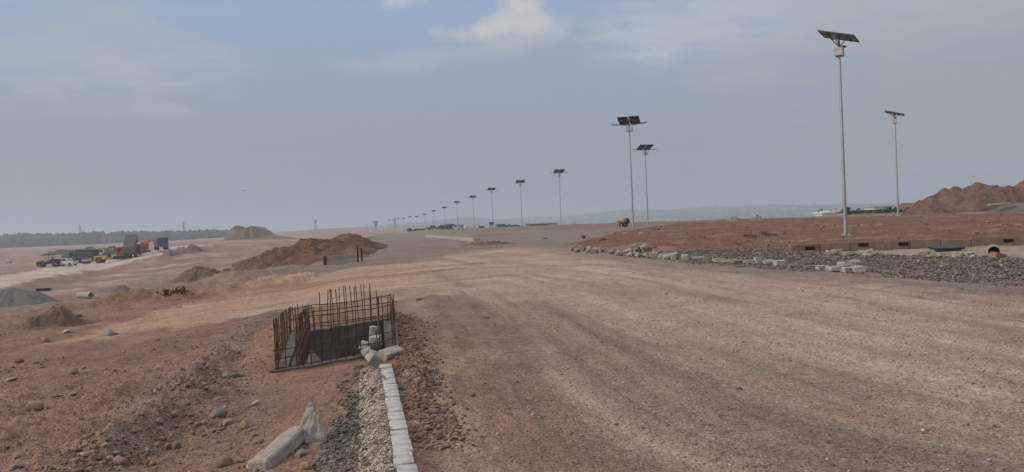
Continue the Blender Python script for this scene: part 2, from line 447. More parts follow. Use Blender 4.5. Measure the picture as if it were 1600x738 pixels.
blob(800, 34, 0.065, (.58, .565, .58), 0.56, 0.84, 0.9, n4, 2.6)
blob(812, 8, 0.045, (.60, .58, .59), 0.56, 0.84, 0.9, n4, 2.0)
blob(852, 40, 0.060, (.54, .535, .56), 0.58, 0.86, 0.85, n4, 2.6)
blob(795, 68, 0.070, (.47, .48, .52), 0.56, 0.84, 0.7, n4, 4.5)
blob(1035, 48, 0.13, (.47, .51, .57), 0.52, 0.76, 0.85, n3, 2.2)
blob(1160, 20, 0.15, (.46, .49, .54), 0.54, 0.80, 0.7, n3, 2.2)
blob(1450, 0, 0.28, (.49, .49, .52), 0.52, 0.80, 0.75, n3, 3.0)
blob(1180, 105, 0.13, (.42, .425, .45), 0.54, 0.80, 0.6, n3, 3.2)
blob(110, 80, 0.26, (.40, .45, .51), 0.54, 0.80, 0.7, n3, 3.0)
blob(250, 95, 0.14, (.40, .45, .51), 0.54, 0.78, 0.6, n3, 3.4)
blob(235, 172, 0.07, (.39, .42, .46), 0.56, 0.76, 0.7, n3, 5.0)
blob(620, 98, 0.11, (.40, .46, .54), 0.56, 0.76, 0.6, n3, 6.0)
blob(720, 85, 0.12, (.40, .46, .54), 0.56, 0.76, 0.5, n3, 7.0)
blob(625, 0, 0.05, (.52, .54, .57), 0.62, 0.86, 0.8, n4, 2.4)
blob(1500, 170, 0.35, (.345, .345, .365), 0.52, 0.80, 0.6, n3, 1.5)
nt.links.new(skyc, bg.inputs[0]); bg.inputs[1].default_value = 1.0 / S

sun_d = bpy.data.lights.new('sun', 'SUN'); sun = bpy.data.objects.new('sun', sun_d); COL.objects.link(sun)
sun_d.energy = 1.9; sun_d.angle = R(10); sun_d.color = (1.0, 0.92, 0.80)
sd = Vector((math.sin(SUN_AZ) * math.cos(SUN_EL), math.cos(SUN_AZ) * math.cos(SUN_EL), math.sin(SUN_EL)))
sun.rotation_euler = sd.to_track_quat('Z', 'Y').to_euler(); sun.location = sd * 60

hm = bpy.data.materials.new('haze_air'); hm.use_nodes = True; hn = hm.node_tree
hn.nodes.remove(hn.nodes['Principled BSDF'])
pvn = hn.nodes.new('ShaderNodeVolumePrincipled'); pvn.inputs['Density'].default_value = 0.00058; pvn.inputs['Anisotropy'].default_value = 0.2
pvn.inputs['Color'].default_value = (0.80, 0.86, 0.95, 1)
hn.links.new(pvn.outputs[0], hn.nodes['Material Output'].inputs['Volume'])
MB().box((0, 1500, 35), (9600, 9800, 120)).build('haze', hm)
haze = bpy.data.objects['haze']; tag(haze, 'pale dusty air over the whole site', 'haze', kind='stuff')

# ------------------------------------------------------------------ ground sheet
rad_r = [0.0, 0.5, 1.0, 1.6, 2.2]
r_ = 2.6
while r_ < 5600:
    rad_r.append(r_)
    r_ *= 1 + (0.0042 if r_ < 14 else 0.0065 if r_ < 40 else 0.011 if r_ < 400 else 0.02)
rad_r = np.array(rad_r[1:])
front = np.arange(-41, 41.001, 0.125)
ang = np.concatenate([front, np.arange(42.5, 318, 2.5)])
NA, NR = len(ang), len(rad_r)
A, RR = np.meshgrid(np.radians(ang), rad_r)
GX = RR * np.sin(A); GY = RR * np.cos(A)
gx = GX.ravel(); gy = GY.ravel()
gz = H(gx, gy)
D = np.hypot(gx, gy); U = kerb_u(gx, gy)
NT, NS = polyline_ns(gx, gy, P_TRACK)
NM, NMS = polyline_ns(gx, gy, P_MAIN)
soft = 0.15 + 0.012 * D
jx = gx + (0.25 + 0.012 * D) * fbm(gx / 1.3, gy / 1.3, 4); jy = gy + (0.25 + 0.012 * D) * fbm(gx / 1.3 + 7, gy / 1.3, 4)
Z_FAR = plan([(456, 370), (466, 368.5), (541, 379), (533, 381)])
def zone(poly, k=1.0): return sm(-soft * k, soft * k, poly_sd(jx, jy, poly))
z_dust = sm(-1, 1, poly_sd(jx, jy, Z_DUST) / (soft * (1.3 + 4.0 * sm(-4, 6, gx)))); z_ochre = sm(-1, 1, poly_sd(jx, jy, Z_OCHRE) / (soft * (1.3 + 5.0 * sm(-6, 2, gx)))); z_grey = zone(Z_GREY, 1.5); z_isle = zone(Z_ISLE, 0.7); z_grav = zone(Z_GRAV, 0.7)
z_drain = zone(Z_DRAIN, 0.5); z_dark = zone(Z_DARK, 1.5); z_haul = zone(Z_HAUL, 0.6)
leftm = sm(0.2, 0.8, U + 0.15 * fbm(gx / 0.4, gy / 0.4, 3))
streak = 0.6 * fbm(NT / 0.45, NS / 9.0, 4, 0.6) + 0.4 * fbm(NT / 1.8, NS / 20.0, 3)
mstreak = 0.6 * fbm(NM / 0.5, NMS / 12.0, 4, 0.6)
wt = gauss(NT, 9.0)
streak = streak * wt + mstreak * (1 - wt)
big = fbm(gx / 5.0, gy / 5.0, 4); big2 = fbm(gx / 18.0, gy / 26.0, 4)
W = np.zeros((9, len(gx)))
# 0 dirt (left red-brown), 1 road (grey-brown gravel), 2 tan dust, 3 ochre, 4 grey road, 5 red, 6 loose gravel, 7 pale, 8 far vegetation
far_left = leftm * sm(24, 40, D)
W[0] = 1
def over(i, a):
    a = np.clip(a, 0, 1)
    W[:] *= (1 - a); W[i] += a
over(1, (1 - leftm))
over(4, (1 - leftm) * z_grey * 0.9)
# left plain: streaky mixture of grey, tan and red earth
ps_ = fbm(gx / 26 + gy / 60, gy / 9 - gx / 40, 5, 0.6)
over(1, far_left * 0.75)
over(4, far_left * sm(-0.25, 0.35, ps_) * 0.70)
over(6, far_left * sm(120, 60, D) * .45)
over(2, far_left * sm(0.1, 0.6, fbm(gx / 30 + gy / 50 - 7, gy / 8 - gx / 50, 5, .6)) * 0.28)
over(0, far_left * sm(190, 260, D) * .28)
over(3, far_left * sm(0.25, 0.65, fbm(gx / 20 + 3, gy / 12, 4)) * 0.45)
over(5, far_left * sm(0.25, 0.6, fbm(gx / 16 - 8, gy / 10, 4)) * 0.5)
over(2, z_dust * (0.80 + 0.35 * streak + 0.15 * big))
over(3, z_ochre * (0.78 + 0.6 * streak) * sm(5, -8, gx - 0.0 * gy) * sm(-0.1, 0.2, z_dust))
over(1, z_dust * sm(0.15, 0.7, streak) * 0.45 * (1 - leftm))
over(2, (1 - leftm) * (1 - z_dust) * sm(45, 25, D) * np.clip(0.04 + 0.42 * streak + 0.18 * big, 0, 0.5))
over(0, (1 - leftm) * sm(1.9, 0.5, -U + 0.6 * big) * sm(24, 12, gy) * 0.75)
over(5, (1 - leftm) * sm(0.45, 0.9, big) * sm(20, 10, gy) * sm(4, 0.5, -U) * 0.6)
over(5, (1 - leftm) * gauss(U + 0.30, 0.28) * sm(6, 9, gy) * sm(16, 12, gy) * 0.6)
over(0, (1 - leftm) * gauss(U + 0.30, 0.4) * sm(6, 9, gy) * sm(16, 12, gy) * 0.5)
over(5, far_left * gauss(NT - 5.2, 1.5) * (1 - z_ochre) * np.clip(.75 + .5 * fbm(NT / .5, NS / 8, 3), 0, 1) * sm(60, 46, D))
over(0, far_left * sm(-.2, -.6, ps_) * .7)
over(7, far_left * sm(60, 90, D) * sm(.38, .70, fbm(gx / 45 + gy / 50 + 4, gy / 11 - gx / 60, 4)) * .45)
tr = wheel_tracks(NT, NS, OFFS_T, 0.17)
over(2, (1 - leftm) * tr * 0.60 * sm(55, 30, D))
tr2 = wheel_tracks(NT + .28, NS + 13, OFFS_T, 0.09)
over(0, (1 - leftm) * tr2 * .50 * sm(40, 20, D))
over(7, z_dust * leftm * sm(-1.2, -2.2, NT) * sm(-4.6, -3.4, NT) * np.clip(.5 + .6 * fbm(NT / .4, NS / 9, 3), 0, 1) * .65)
over(7, z_dust * leftm * sm(.2, .6, streak) * .55)
lt = z_dust * sm(3, -4, gx)
over(0, lt * gauss(NT - 3.3, .45) * .7); over(0, lt * gauss(NT - 1.9 + .2 * perlin(NS / 8, NS * 0), .16) * .6)
over(7, lt * gauss(NT + 1.7, .9) * .55); over(3, lt * gauss(NT - .6, .8) * .45)
over(1, lt * sm(.24, .5, fbm(NT / .28, NS / 16, 3)) * .55)
over(7, lt * sm(.22, .5, fbm(NT / .35 + 9, NS / 18, 3)) * .5)
over(1, z_dust * gauss(np.mod(NT + .35 * perlin(NS / 9, NS * 0), 1.7) - .85, .14) * np.clip(.3 + perlin(NS / 6, NT / 1.7), 0, 1) * .55)
over(0, z_dust * leftm * tr * .35)
trm = wheel_tracks(NM, NMS, OFFS_M, 0.22)
over(1, z_dust * (1 - leftm) * trm * .40)
over(7, sm(-1, 1, poly_sd(jx, jy, Z_FAR) / (soft * .5)) * .8)
over(4, leftm * sm(6.3, 8.5, NT + .8 * big) * (1 - z_dust) * sm(140, 70, D) * np.clip(.62 + .35 * ps_, 0, .9))
over(1, leftm * sm(6.3, 8.5, NT) * (1 - z_dust) * sm(140, 70, D) * sm(.1, .5, fbm(gx / 9 + gy / 20, gy / 3 - gx / 15, 5, .6)) * .6)
over(4, z_dark * 0.75)
over(5, z_isle * (0.97 + 0.3 * np.minimum(big, 0)))
over(7, z_isle * sm(0.35, 0.8, fbm(gx / 7 + gy / 2, gy / 2.2, 3)) * 0.28)
over(4, z_drain * 0.9 * (1 - z_grav)); over(7, z_drain * 0.35 * (1 - z_grav))
over(6, z_grav * 0.95)
sdh = poly_sd(jx, jy, Z_HAUL)
over(1, far_left * sm(-9, -2, sdh) * (1 - z_haul) * .5)
over(0, far_left * sm(-6, -2, sdh) * (1 - z_haul) * .4)
over(7, z_haul * 0.97)
gs = sm(0.05, 0.12, U) * sm(.74, 0.50, U + 0.22 * fbm(gx / 0.5, gy / 0.5, 3) + 0.09 * (gy - 5)) * sm(9.4, 8.7, gy)
over(6, gs)
ms = sm(0.34, 0.20, U + 0.10 * fbm(gx / 0.25, gy / 0.25, 3) + 0.02 * (gy - 5)) * sm(0.02, 0.06, U) * sm(8.9, 8.3, gy) * sm(-0.65, -0.1, fbm(gx / 0.3, gy / 0.3, 3))
over(7, ms * 0.9)
over(6, leftm * gauss(U - 2.2 + 0.35 * fbm(gx / 2.5, gy / 6.0, 2), 0.35) * sm(20, 14, gy) * 0.55)
over(6, leftm * sm(24, 18, D) * sm(0.25, 0.8, fbm(U / 0.6, gy / 5.0, 3)) * 0.35)
over(8, sm(900, 1100, D))
W = np.clip(W, 0, 1).astype(np.float32)

def idx(i, j): return i * NA + j
I, J = np.meshgrid(np.arange(NR - 1), np.arange(NA), indexing='ij')
J2 = (J + 1) % NA
quads = np.stack([idx(I, J), idx(I + 1, J), idx(I + 1, J2), idx(I, J2)], -1).reshape(-1, 4)[:, ::-1]
fc = gx[quads].mean(1), gy[quads].mean(1)
keep = poly_sd(fc[0], fc[1], PIT) < -0.02
quads = quads[keep]; fcx, fcy = fc[0][keep], fc[1][keep]
WQ = W[:, quads].mean(2)
part = np.zeros(len(quads), int)
part[(WQ[1] + WQ[2] + WQ[4] > 0.5) & (kerb_u(fcx, fcy) < 0.05) & (np.hypot(fcx, fcy) < 420)] = 1
zd = (z_dust[quads].mean(1) > 0.5) & (kerb_u(fcx, fcy) >= 0.05); part[zd] = 2
part[z_isle[quads].mean(1) > 0.5] = 3
part[(z_grav[quads].mean(1) > 0.5) | (gs[quads].mean(1) > 0.5)] = 4
part[z_haul[quads].mean(1) > 0.5] = 5
gm = bpy.data.materials.new('earth'); gm.use_nodes = True; nt = gm.node_tree; b = nt.nodes['Principled BSDF']
b.inputs['Roughness'].default_value = 0.95; b.inputs['Specular IOR Level'].default_value = 0.12
tco = nt.nodes.new('ShaderNodeTexCoord').outputs['Object']
def att(n):
    a = nt.nodes.new('ShaderNodeAttribute'); a.attribute_name = n; return a.outputs['Fac']
na = noise_(nt, tco, 0.9, 6, 0.62); nb = noise_(nt, tco, 7.0, 6, 0.65); nc = noise_(nt, tco, 38.0, 4, 0.7); nbig = noise_(nt, tco, 0.12, 5, 0.6)
PAL = [((.420, .248, .172), (.220, .126, .086)),     # dirt
       ((.335, .236, .181), (.205, .142, .107)),     # gravel road, grey brown
       ((.660, .480, .372), (.490, .345, .258)),     # tan dust
       ((.640, .395, .248), (.430, .252, .155)),     # ochre
       ((.345, .277, .231), (.238, .186, .152)),     # grey road
       ((.280, .138, .090), (.184, .089, .057)),     # red earth
       ((.285, .238, .198), (.165, .135, .112)),     # loose gravel
       ((.640, .520, .415), (.450, .356, .280)),     # pale dry lime / mortar
       ((.075, .080, .052), (.045, .052, .035))]     # far scrub
fa = maprange(nt, math_(nt, 'ADD', math_(nt, 'MULTIPLY', na, 0.5), math_(nt, 'MULTIPLY', nb, 0.5)), 0.36, 0.64)
acc = None
for i, (c1, c2) in enumerate(PAL):
    c = mixc(nt, c1, c2, fa)
    acc = c if acc is None else mixc(nt, acc, c, att('z%d' % i))
vor = nt.nodes.new('ShaderNodeTexVoronoi'); vor.inputs['Scale'].default_value = 34; nt.links.new(tco, vor.inputs['Vector'])
vcol = nt.nodes.new('ShaderNodeSeparateColor'); nt.links.new(vor.outputs['Color'], vcol.inputs[0])
vor2 = nt.nodes.new('ShaderNodeTexVoronoi'); vor2.inputs['Scale'].default_value = 90; nt.links.new(tco, vor2.inputs['Vector'])
vc2 = nt.nodes.new('ShaderNodeSeparateColor'); nt.links.new(vor2.outputs['Color'], vc2.inputs[0])
stone = math_(nt, 'MULTIPLY', maprange(nt, vor.outputs['Distance'], 0.42, 0.28), maprange(nt, vcol.outputs[0], 0.70, 0.74))
stone2 = math_(nt, 'MULTIPLY', maprange(nt, vor2.outputs['Distance'], 0.42, 0.25), maprange(nt, vc2.outputs[0], 0.55, 0.6))
scol = mixc(nt, (.30, .24, .19), (.10, .075, .062), vcol.outputs[1])
scol2 = mixc(nt, (.32, .26, .21), (.08, .062, .052), vc2.outputs[1])
acc = mixc(nt, acc, scol2, math_(nt, 'MULTIPLY', stone2, 0.5))
acc = mixc(nt, acc, scol, math_(nt, 'MULTIPLY', stone, 0.5))
acc = mixc(nt, acc, maprange(nt, nc, 0.3, 0.7, 0.58, 1.40), 1.0, 'MULTIPLY')
acc = mixc(nt, acc, maprange(nt, nbig, 0.3, 0.7, 0.88, 1.12), 1.0, 'MULTIPLY')
nt.links.new(acc, b.inputs['Base Color'])
bp = nt.nodes.new('ShaderNodeBump'); bp.inputs['Strength'].default_value = 1.0; bp.inputs['Distance'].default_value = 0.05
hsum = math_(nt, 'ADD', math_(nt, 'MULTIPLY', nb, 1.0), math_(nt, 'MULTIPLY', nc, 0.45))
hsum = math_(nt, 'ADD', hsum, math_(nt, 'MULTIPLY', stone, 0.7)); hsum = math_(nt, 'ADD', hsum, math_(nt, 'MULTIPLY', stone2, 0.35))
nt.links.new(hsum, bp.inputs['Height']); nt.links.new(bp.outputs[0], b.inputs['Normal'])

for k, nm in enumerate(('ground', 'gravel_road', 'dirt_track', 'red_earth_ground', 'gravel_ground', 'haul_road')):
    q = quads[part == k]
    if not len(q): continue
    used, inv = np.unique(q.ravel(), return_inverse=True)
    me = bpy.data.meshes.new(nm)
    me.vertices.add(len(used)); me.vertices.foreach_set('co', np.stack([gx[used], gy[used], gz[used]], 1).astype(np.float32).ravel())
    me.loops.add(len(inv)); me.loops.foreach_set('vertex_index', inv.astype(np.int32))
    me.polygons.add(len(q)); me.polygons.foreach_set('loop_start', np.arange(0, len(inv), 4, dtype=np.int32)); me.polygons.foreach_set('loop_total', np.full(len(q), 4, np.int32))
    me.update(calc_edges=True); me.validate()
    me.polygons.foreach_set('use_smooth', np.ones(len(me.polygons), bool))
    for i in range(9):
        a = me.attributes.new('z%d' % i, 'FLOAT', 'POINT')
        # the shader mixes in order, so store each weight relative to what is left under it
        tot = W[:i + 1].sum(0); rel = np.where(tot > 1e-5, W[i] / np.maximum(tot, 1e-5), 0)
        a.data.foreach_set('value', rel[used].astype(np.float32))
    me.materials.append(gm)
    o = bpy.data.objects.new(nm, me); COL.objects.link(o)
    lb = {'ground': 'bare brown earth of the building site', 'gravel_road': 'wide grey brown gravel road', 'dirt_track': 'pale ochre dirt track curving down to the left',
          'red_earth_ground': 'red earth island beside the road', 'gravel_ground': 'beds of loose grey gravel', 'haul_road': 'pale haul road across the low plain'}[nm]
    tag(o, lb, 'ground', kind='structure')
# ------------------------------------------------------------------ materials for things
m_galv = mat('galvanised_steel', (.42, .43, .43), 0.5, 0.55, (.30, .31, .31), 3, 0.8)
m_panel = mat('solar_cells', (.016, .018, .026), 0.3, 0.0, (.022, .024, .034), 8, 1.0, spec=0.5)
m_alu = mat('aluminium_frame', (.36, .36, .36), 0.45, 0.6)
m_boxw = mat('grey_white_box', (.52, .51, .47), 0.6, 0, (.42, .41, .37), 5, 0.8)
m_lampd = mat('dark_lamp_housing', (.10, .10, .11), 0.5, 0.2)
m_rub = mat('dusty_rubble', (.285, .235, .185), 0.92, 0, (.19, .15, .115), 5, 1.0, 0.5, 30)
m_kerb = mat('kerb_concrete', (.58, .565, .53), 0.9, 0, (.29, .265, .225), 9, 1.0, 0.5, 60)
m_chunk = mat('broken_concrete', (.46, .405, .34), 0.95, 0, (.32, .27, .22), 16, 1.0, 0.8, 80, bdist=.016)
m_kerbd = mat('dusty_kerb_concrete', (.40, .375, .33), 0.9, 0, (.27, .24, .20), 8, 1.0, 0.5, 40)
m_conc = mat('old_concrete', (.34, .305, .265), 0.92, 0, (.24, .205, .17), 7, 0.9, 0.5, 40)
m_concp = mat('pale_concrete', (.44, .40, .345), 0.92, 0, (.32, .28, .23), 6, 0.9, 0.5, 40)
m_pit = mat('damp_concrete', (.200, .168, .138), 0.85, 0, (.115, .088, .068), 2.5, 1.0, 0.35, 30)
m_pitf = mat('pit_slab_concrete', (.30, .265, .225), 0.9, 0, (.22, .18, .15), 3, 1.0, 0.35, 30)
m_rust = mat('rusted_rebar', (.125, .062, .038), 0.8, 0.15, (.065, .036, .025), 40, 1.0)
m_rock = mat('river_stone', (.26, .175, .125), 0.85, 0, (.17, .11, .08), 9, 0.9, 0.4, 40)
m_rocko = mat('orange_stone', (.36, .225, .135), 0.8, 0, (.27, .16, .095), 9, 0.9, 0.3, 40)
m_rockg = mat('grey_stone', (.235, .205, .18), 0.85, 0, (.15, .13, .115), 9, 0.9, 0.4, 40)
m_rockp = mat('pale_stone', (.30, .225, .165), 0.85, 0, (.22, .16, .12), 9, 0.9, 0.4, 40)
m_red = mat('red_soil', (.225, .130, .088), 0.95, 0, (.120, .066, .045), 0.9, 1.0, 1.0, 2.2, bdist=.30)
m_redd = mat('dark_red_soil', (.205, .112, .075), 0.95, 0, (.115, .062, .042), .6, 1.0, 1.0, 2.2, bdist=.30)
m_brown = mat('brown_soil', (.225, .148, .104), 0.95, 0, (.13, .080, .055), 1.2, 1.0, 1.0, 3, bdist=.15)
m_grav = mat('gravel_heap', (.175, .160, .145), 0.95, 0, (.10, .092, .084), 4, 1.0, 1.0, 14)
m_greysoil = mat('grey_soil', (.19, .160, .130), 0.95, 0, (.13, .105, .085), 1.2, 1.0, 0.8, 6)
m_scrub = mat('scrub_soil', (.075, .078, .050), 0.95, 0, (.045, .05, .033), 0.4, 1.0, 1.0, 2)
m_leaf = mat('foliage', (.060, .085, .040), 0.9, 0, (.035, .052, .026), 0.9, 1.0)
m_leafd = mat('dark_foliage', (.040, .055, .032), 0.9, 0, (.026, .038, .022), 0.2, 1.0)
m_trunk = mat('bark', (.11, .08, .06), 0.9)
m_tyre = mat('rubber', (.022, .021, .020), 0.85)
m_black = mat('black_paint', (.03, .032, .035), 0.5)
m_glass = mat('vehicle_glass', (.02, .024, .03), 0.12, spec=0.6)
m_white = mat('white_paint', (.55, .53, .49), 0.5, 0, (.42, .39, .34), 2, 0.7)
m_yellow = mat('yellow_paint', (.62, .40, .07), 0.5, 0, (.45, .28, .06), 2, 0.8)
m_orange = mat('orange_red_paint', (.46, .095, .05), 0.5, 0, (.30, .07, .045), 2, 0.8)
m_blue = mat('dark_blue_paint', (.035, .065, .14), 0.45, 0, (.03, .045, .09), 2, 0.8)
m_grime = mat('dusty_truck_body', (.13, .115, .10), 0.85, 0, (.08, .07, .062), 2, 0.9)
m_green = mat('dark_green_paint', (.085, .10, .085), 0.6, 0, (.06, .07, .06), 2, 0.8)
m_skyblue = mat('pale_blue_tarpaulin', (.16, .24, .32), 0.7)
m_steel = mat('worn_steel', (.17, .165, .16), 0.6, 0.4)
m_mix = mat('ochre_mixer_paint', (.46, .32, .18), 0.7, 0, (.33, .20, .11), 6, 1.0)
m_sign = mat('navy_signboard', (.018, .025, .060), 0.5)
m_signw = mat('sign_white', (.72, .74, .76), 0.5)
m_wallw = mat('white_wall', (.70, .69, .66), 0.85, 0, (.56, .54, .50), 0.6, 0.8)
m_wallg = mat('grey_wall', (.36, .35, .335), 0.9, 0, (.27, .26, .25), 0.6, 0.8)
m_roofr = mat('rust_red_roof', (.27, .115, .085), 0.8, 0, (.19, .085, .065), 0.8, 0.8)
m_cream = mat('cream_tank', (.62, .58, .50), 0.6)
m_dark = mat('shade_in_opening', (.012, .011, .010), 0.95)  # near-black colour standing in for the shade inside openings
m_straw = mat('dry_straw', (.40, .33, .22), 0.8)

# ------------------------------------------------------------------ solar street lamps
def make_lamp():
    t = thing('solar_street_lamp', 'x', 'street lamp')
    p = MB(); p.tube((0, 0, 0.02), (0, 0, 8.12), 0.086, 0.048, 16); p.build('pole', m_galv, t, smooth=True)
    q = MB(); q.box((0, 0, 0.02), (0.42, 0.42, 0.04), bev=0.006)
    for a in range(4):
        c, s = math.cos(a * math.pi / 2), math.sin(a * math.pi / 2)
        q.prism([(0.09, 0.04), (0.19, 0.04), (0.09, 0.22)], -0.008, 0.008) if a == 0 else q.box((0.12 * c, 0.12 * s, 0.09), (0.10 if a % 2 == 0 else 0.014, 0.014 if a % 2 == 0 else 0.10, 0.12))
    for sx in (-1, 1):
        for sy in (-1, 1): q.tube((sx * .16, sy * .16, .03), (sx * .16, sy * .16, .10), .014, n=6)
    q.build('base_plate', m_galv, t)
    f = MB(); f.box((0, 0, -0.08), (0.62, 0.62, 0.22), bev=0.02); f.build('footing', m_concp, t)
    for s in (-1, 1):
        bx = MB(); bx.box((s * 0.135, 0, 8.14), (0.235, 0.34, 0.36), bev=0.012)
        o = bx.build('battery_box', m_boxw, t)
        d = MB(); d.box((s * 0.135, -0.176, 8.14), (0.19, 0.012, 0.30), bev=0.004); d.build('door', m_boxw, o)
    b = MB(); b.tube((0, 0, 8.05), (0, 0, 8.84), 0.042, n=10)
    b.tube((0, -0.02, 8.40), (0, -0.42, 8.90), 0.022, n=8); b.tube((0, 0.02, 8.40), (0, 0.34, 8.68), 0.022, n=8)
    b.tube((-0.78, -0.4, 8.915), (0.78, -0.4, 8.915), 0.022, n=6); b.tube((-0.78, 0.4, 8.675), (0.78, 0.4, 8.675), 0.022, n=6)
    b.build('bracket', m_lampd, t)
    tilt = R(-17)
    for s in (-1, 1):
        pm = MB(); pm.box((s * 0.44, 0, 8.835), (0.74, 1.46, 0.022), rot=(tilt, 0, 0)); o = pm.build('solar_panel', m_panel, t)
        fr = MB(); M = Euler((tilt, 0, 0)).to_matrix()
        for dx, dy, wx, wy in ((-.385, 0, .03, 1.52), (.385, 0, .03, 1.52), (0, -.745, .74, .03), (0, .745, .74, .03)):
            fr.box(Vector((s * 0.44, 0, 8.835)) + M @ Vector((dx, dy, 0)), (wx, wy, 0.042), rot=(tilt, 0, 0))
        fr.build('panel_frame', m_lampd, o)
    for s in (-1, 1):
        a = MB(); a.tube((0, 0, 8.44), (s * 0.95, 0, 8.55), 0.026, n=8); o = a.build('arm', m_galv, t)
        l = MB(); l.box((s * 1.16, 0, 8.575), (0.50, 0.22, 0.055), rot=(0, -s * R(7), 0), bev=0.015); l.box((s * 0.98, 0, 8.57), (.16, .12, .07), rot=(0, -s * R(7), 0), bev=0.02)
        o2 = l.build('lamp_head', m_lampd, t)
        e = MB(); e.box((s * 1.18, 0, 8.545), (0.34, 0.16, 0.012), rot=(0, -s * R(7), 0)); e.build('lens', m_boxw, o2)
    return t
LAMPS = [  # photo column of the base, depth, top above the ground line, yaw, label
    (1321, 34, -122, 'tallest looking solar street lamp, nearest of all, standing on the red earth island'),
    (989.5, 61, -16, 'solar street lamp at the tip of the red island, right of the small mixer'),
    (1012.5, 88, 11, 'slim solar street lamp on the grey road just behind the red island tip lamp'),
    (1403.5, 66, -118, 'solar street lamp with a thin edge-on panel standing before the big right hand earth mound'),
    (877, 125, 9, 'solar street lamp standing alone between the island tip lamp and the receding row'),
    (816, 150, 5, 'solar street lamp in the receding row, first one right of the navy signboard lamp'),
    (770.5, 174, 3, 'solar street lamp rising right behind the dark navy signboard'),
    (741, 212, 2, 'solar street lamp in the receding row, first one left of the signboard lamp'),
    (715.5, 251, 2, 'solar street lamp in the receding row, second one left of the signboard lamp'),
    (695.5, 296, 2, 'solar street lamp in the receding row, third one left of the signboard lamp'),
    (678.5, 332, 2, 'solar street lamp in the receding row, fourth one left of the signboard lamp'),
    (664.5, 368, 2, 'solar street lamp in the receding row, fifth one left of the signboard lamp'),
    (652, 404, 2, 'solar street lamp in the receding row, sixth from its hazy far end'),
    (641, 440, 2, 'solar street lamp in the receding row, fifth from its hazy far end'),
    (631, 476, 2, 'solar street lamp in the receding row, fourth from its hazy far end'),
    (623, 512, 2, 'solar street lamp in the receding row, third from its hazy far end'),
    (616, 548, 2, 'solar street lamp in the receding row, second from its hazy far end'),
    (609, 584, 2, 'faintest solar street lamp at the hazy far end of the receding row')]
lamp0 = make_lamp()
for i, (px, Y, yaw, lb) in enumerate(LAMPS):
    o = lamp0 if i == 0 else copy_tree(lamp0)
    x = X_on(px, Y, 0.8); z = hz(x, Y)
    o.location = (x, Y, z); o.rotation_euler = (0, 0, R(yaw))
    tag(o, lb, 'street lamp', 'solar street lamps along the new road')

# ------------------------------------------------------------------ laid kerb in the foreground
ORD = ['first', 'second', 'third', 'fourth', 'fifth', 'sixth', 'seventh', 'eighth', 'ninth', 'tenth', 'eleventh', 'twelfth', 'thirteenth', 'fourteenth', 'fifteenth', 'sixteenth']
yy = 4.22; k = 0
ang_k = math.atan2(-KERB_B, 1)
while yy < 8.55:
    m = MB(); m.box((0, 0, 0), (0.132, 0.272, 0.26), bev=0.008, jit=0.0016)
    o = m.build('kerb_block', m_kerb, smooth=True)
    x = KERB_A + KERB_B * yy - .03
    o.location = (x + random.uniform(-.006, .006), yy, float(H_smooth(np.array([x + .35]), np.array([yy]))[0]) - 0.048 + random.uniform(-.004, .004))
    o.rotation_euler = (random.uniform(-.02, .02), random.uniform(-.015, .015), ang_k + random.uniform(-.010, .010))
    tag(o, f'pale kerb block, {ORD[k]} from the near end of the straight laid kerb', 'kerb block', 'laid kerb blocks in the foreground')
    yy += 0.287; k += 1
for px, py, sz, rt, lb in ((584, 572, (.15, .26, .20), (.5, .5, .7), 'rounded tumbled kerb block lying against the far end of the laid kerb'),
                           (575, 560, (.16, .22, .16), (.3, -.5, .2), 'rounded tumbled kerb block in the middle of the three left of the kerb end'),
                           (573, 547, (.17, .2, .13), (.2, .2, 1.1), 'rounded tumbled kerb block farthest from the laid kerb, nearest the cage'),
                           (587, 541, (.15, .26, .16), (0.05, 0, .12), 'upright pale kerb block at the corner of the rebar cage, nearer one of two'),
                           (586, 530, (.15, .26, .2), (-.05, 0.1, .2), 'upright pale kerb block at the corner of the rebar cage, farther one of two'),
                           (612, 558, (.16, .30, .10), (.1, .35, -.7), 'broken pale kerb piece lying flat right of the kerb end')):
    p = on(px, py); m = MB()
    if 'rounded' in lb: m.box((0, 0, 0), [.135, .15, .12], rot=rt, bev=.03, jit=.010)
    else: m.box((0, 0, 0), sz, rot=rt, bev=0.015, jit=0.006)
    o = m.build('kerb_block', m_kerbd, loc=(p.x, p.y, p.z + sz[2] * 0.40), smooth=True)
    tag(o, lb, 'kerb block', 'loose kerb blocks by the cage')

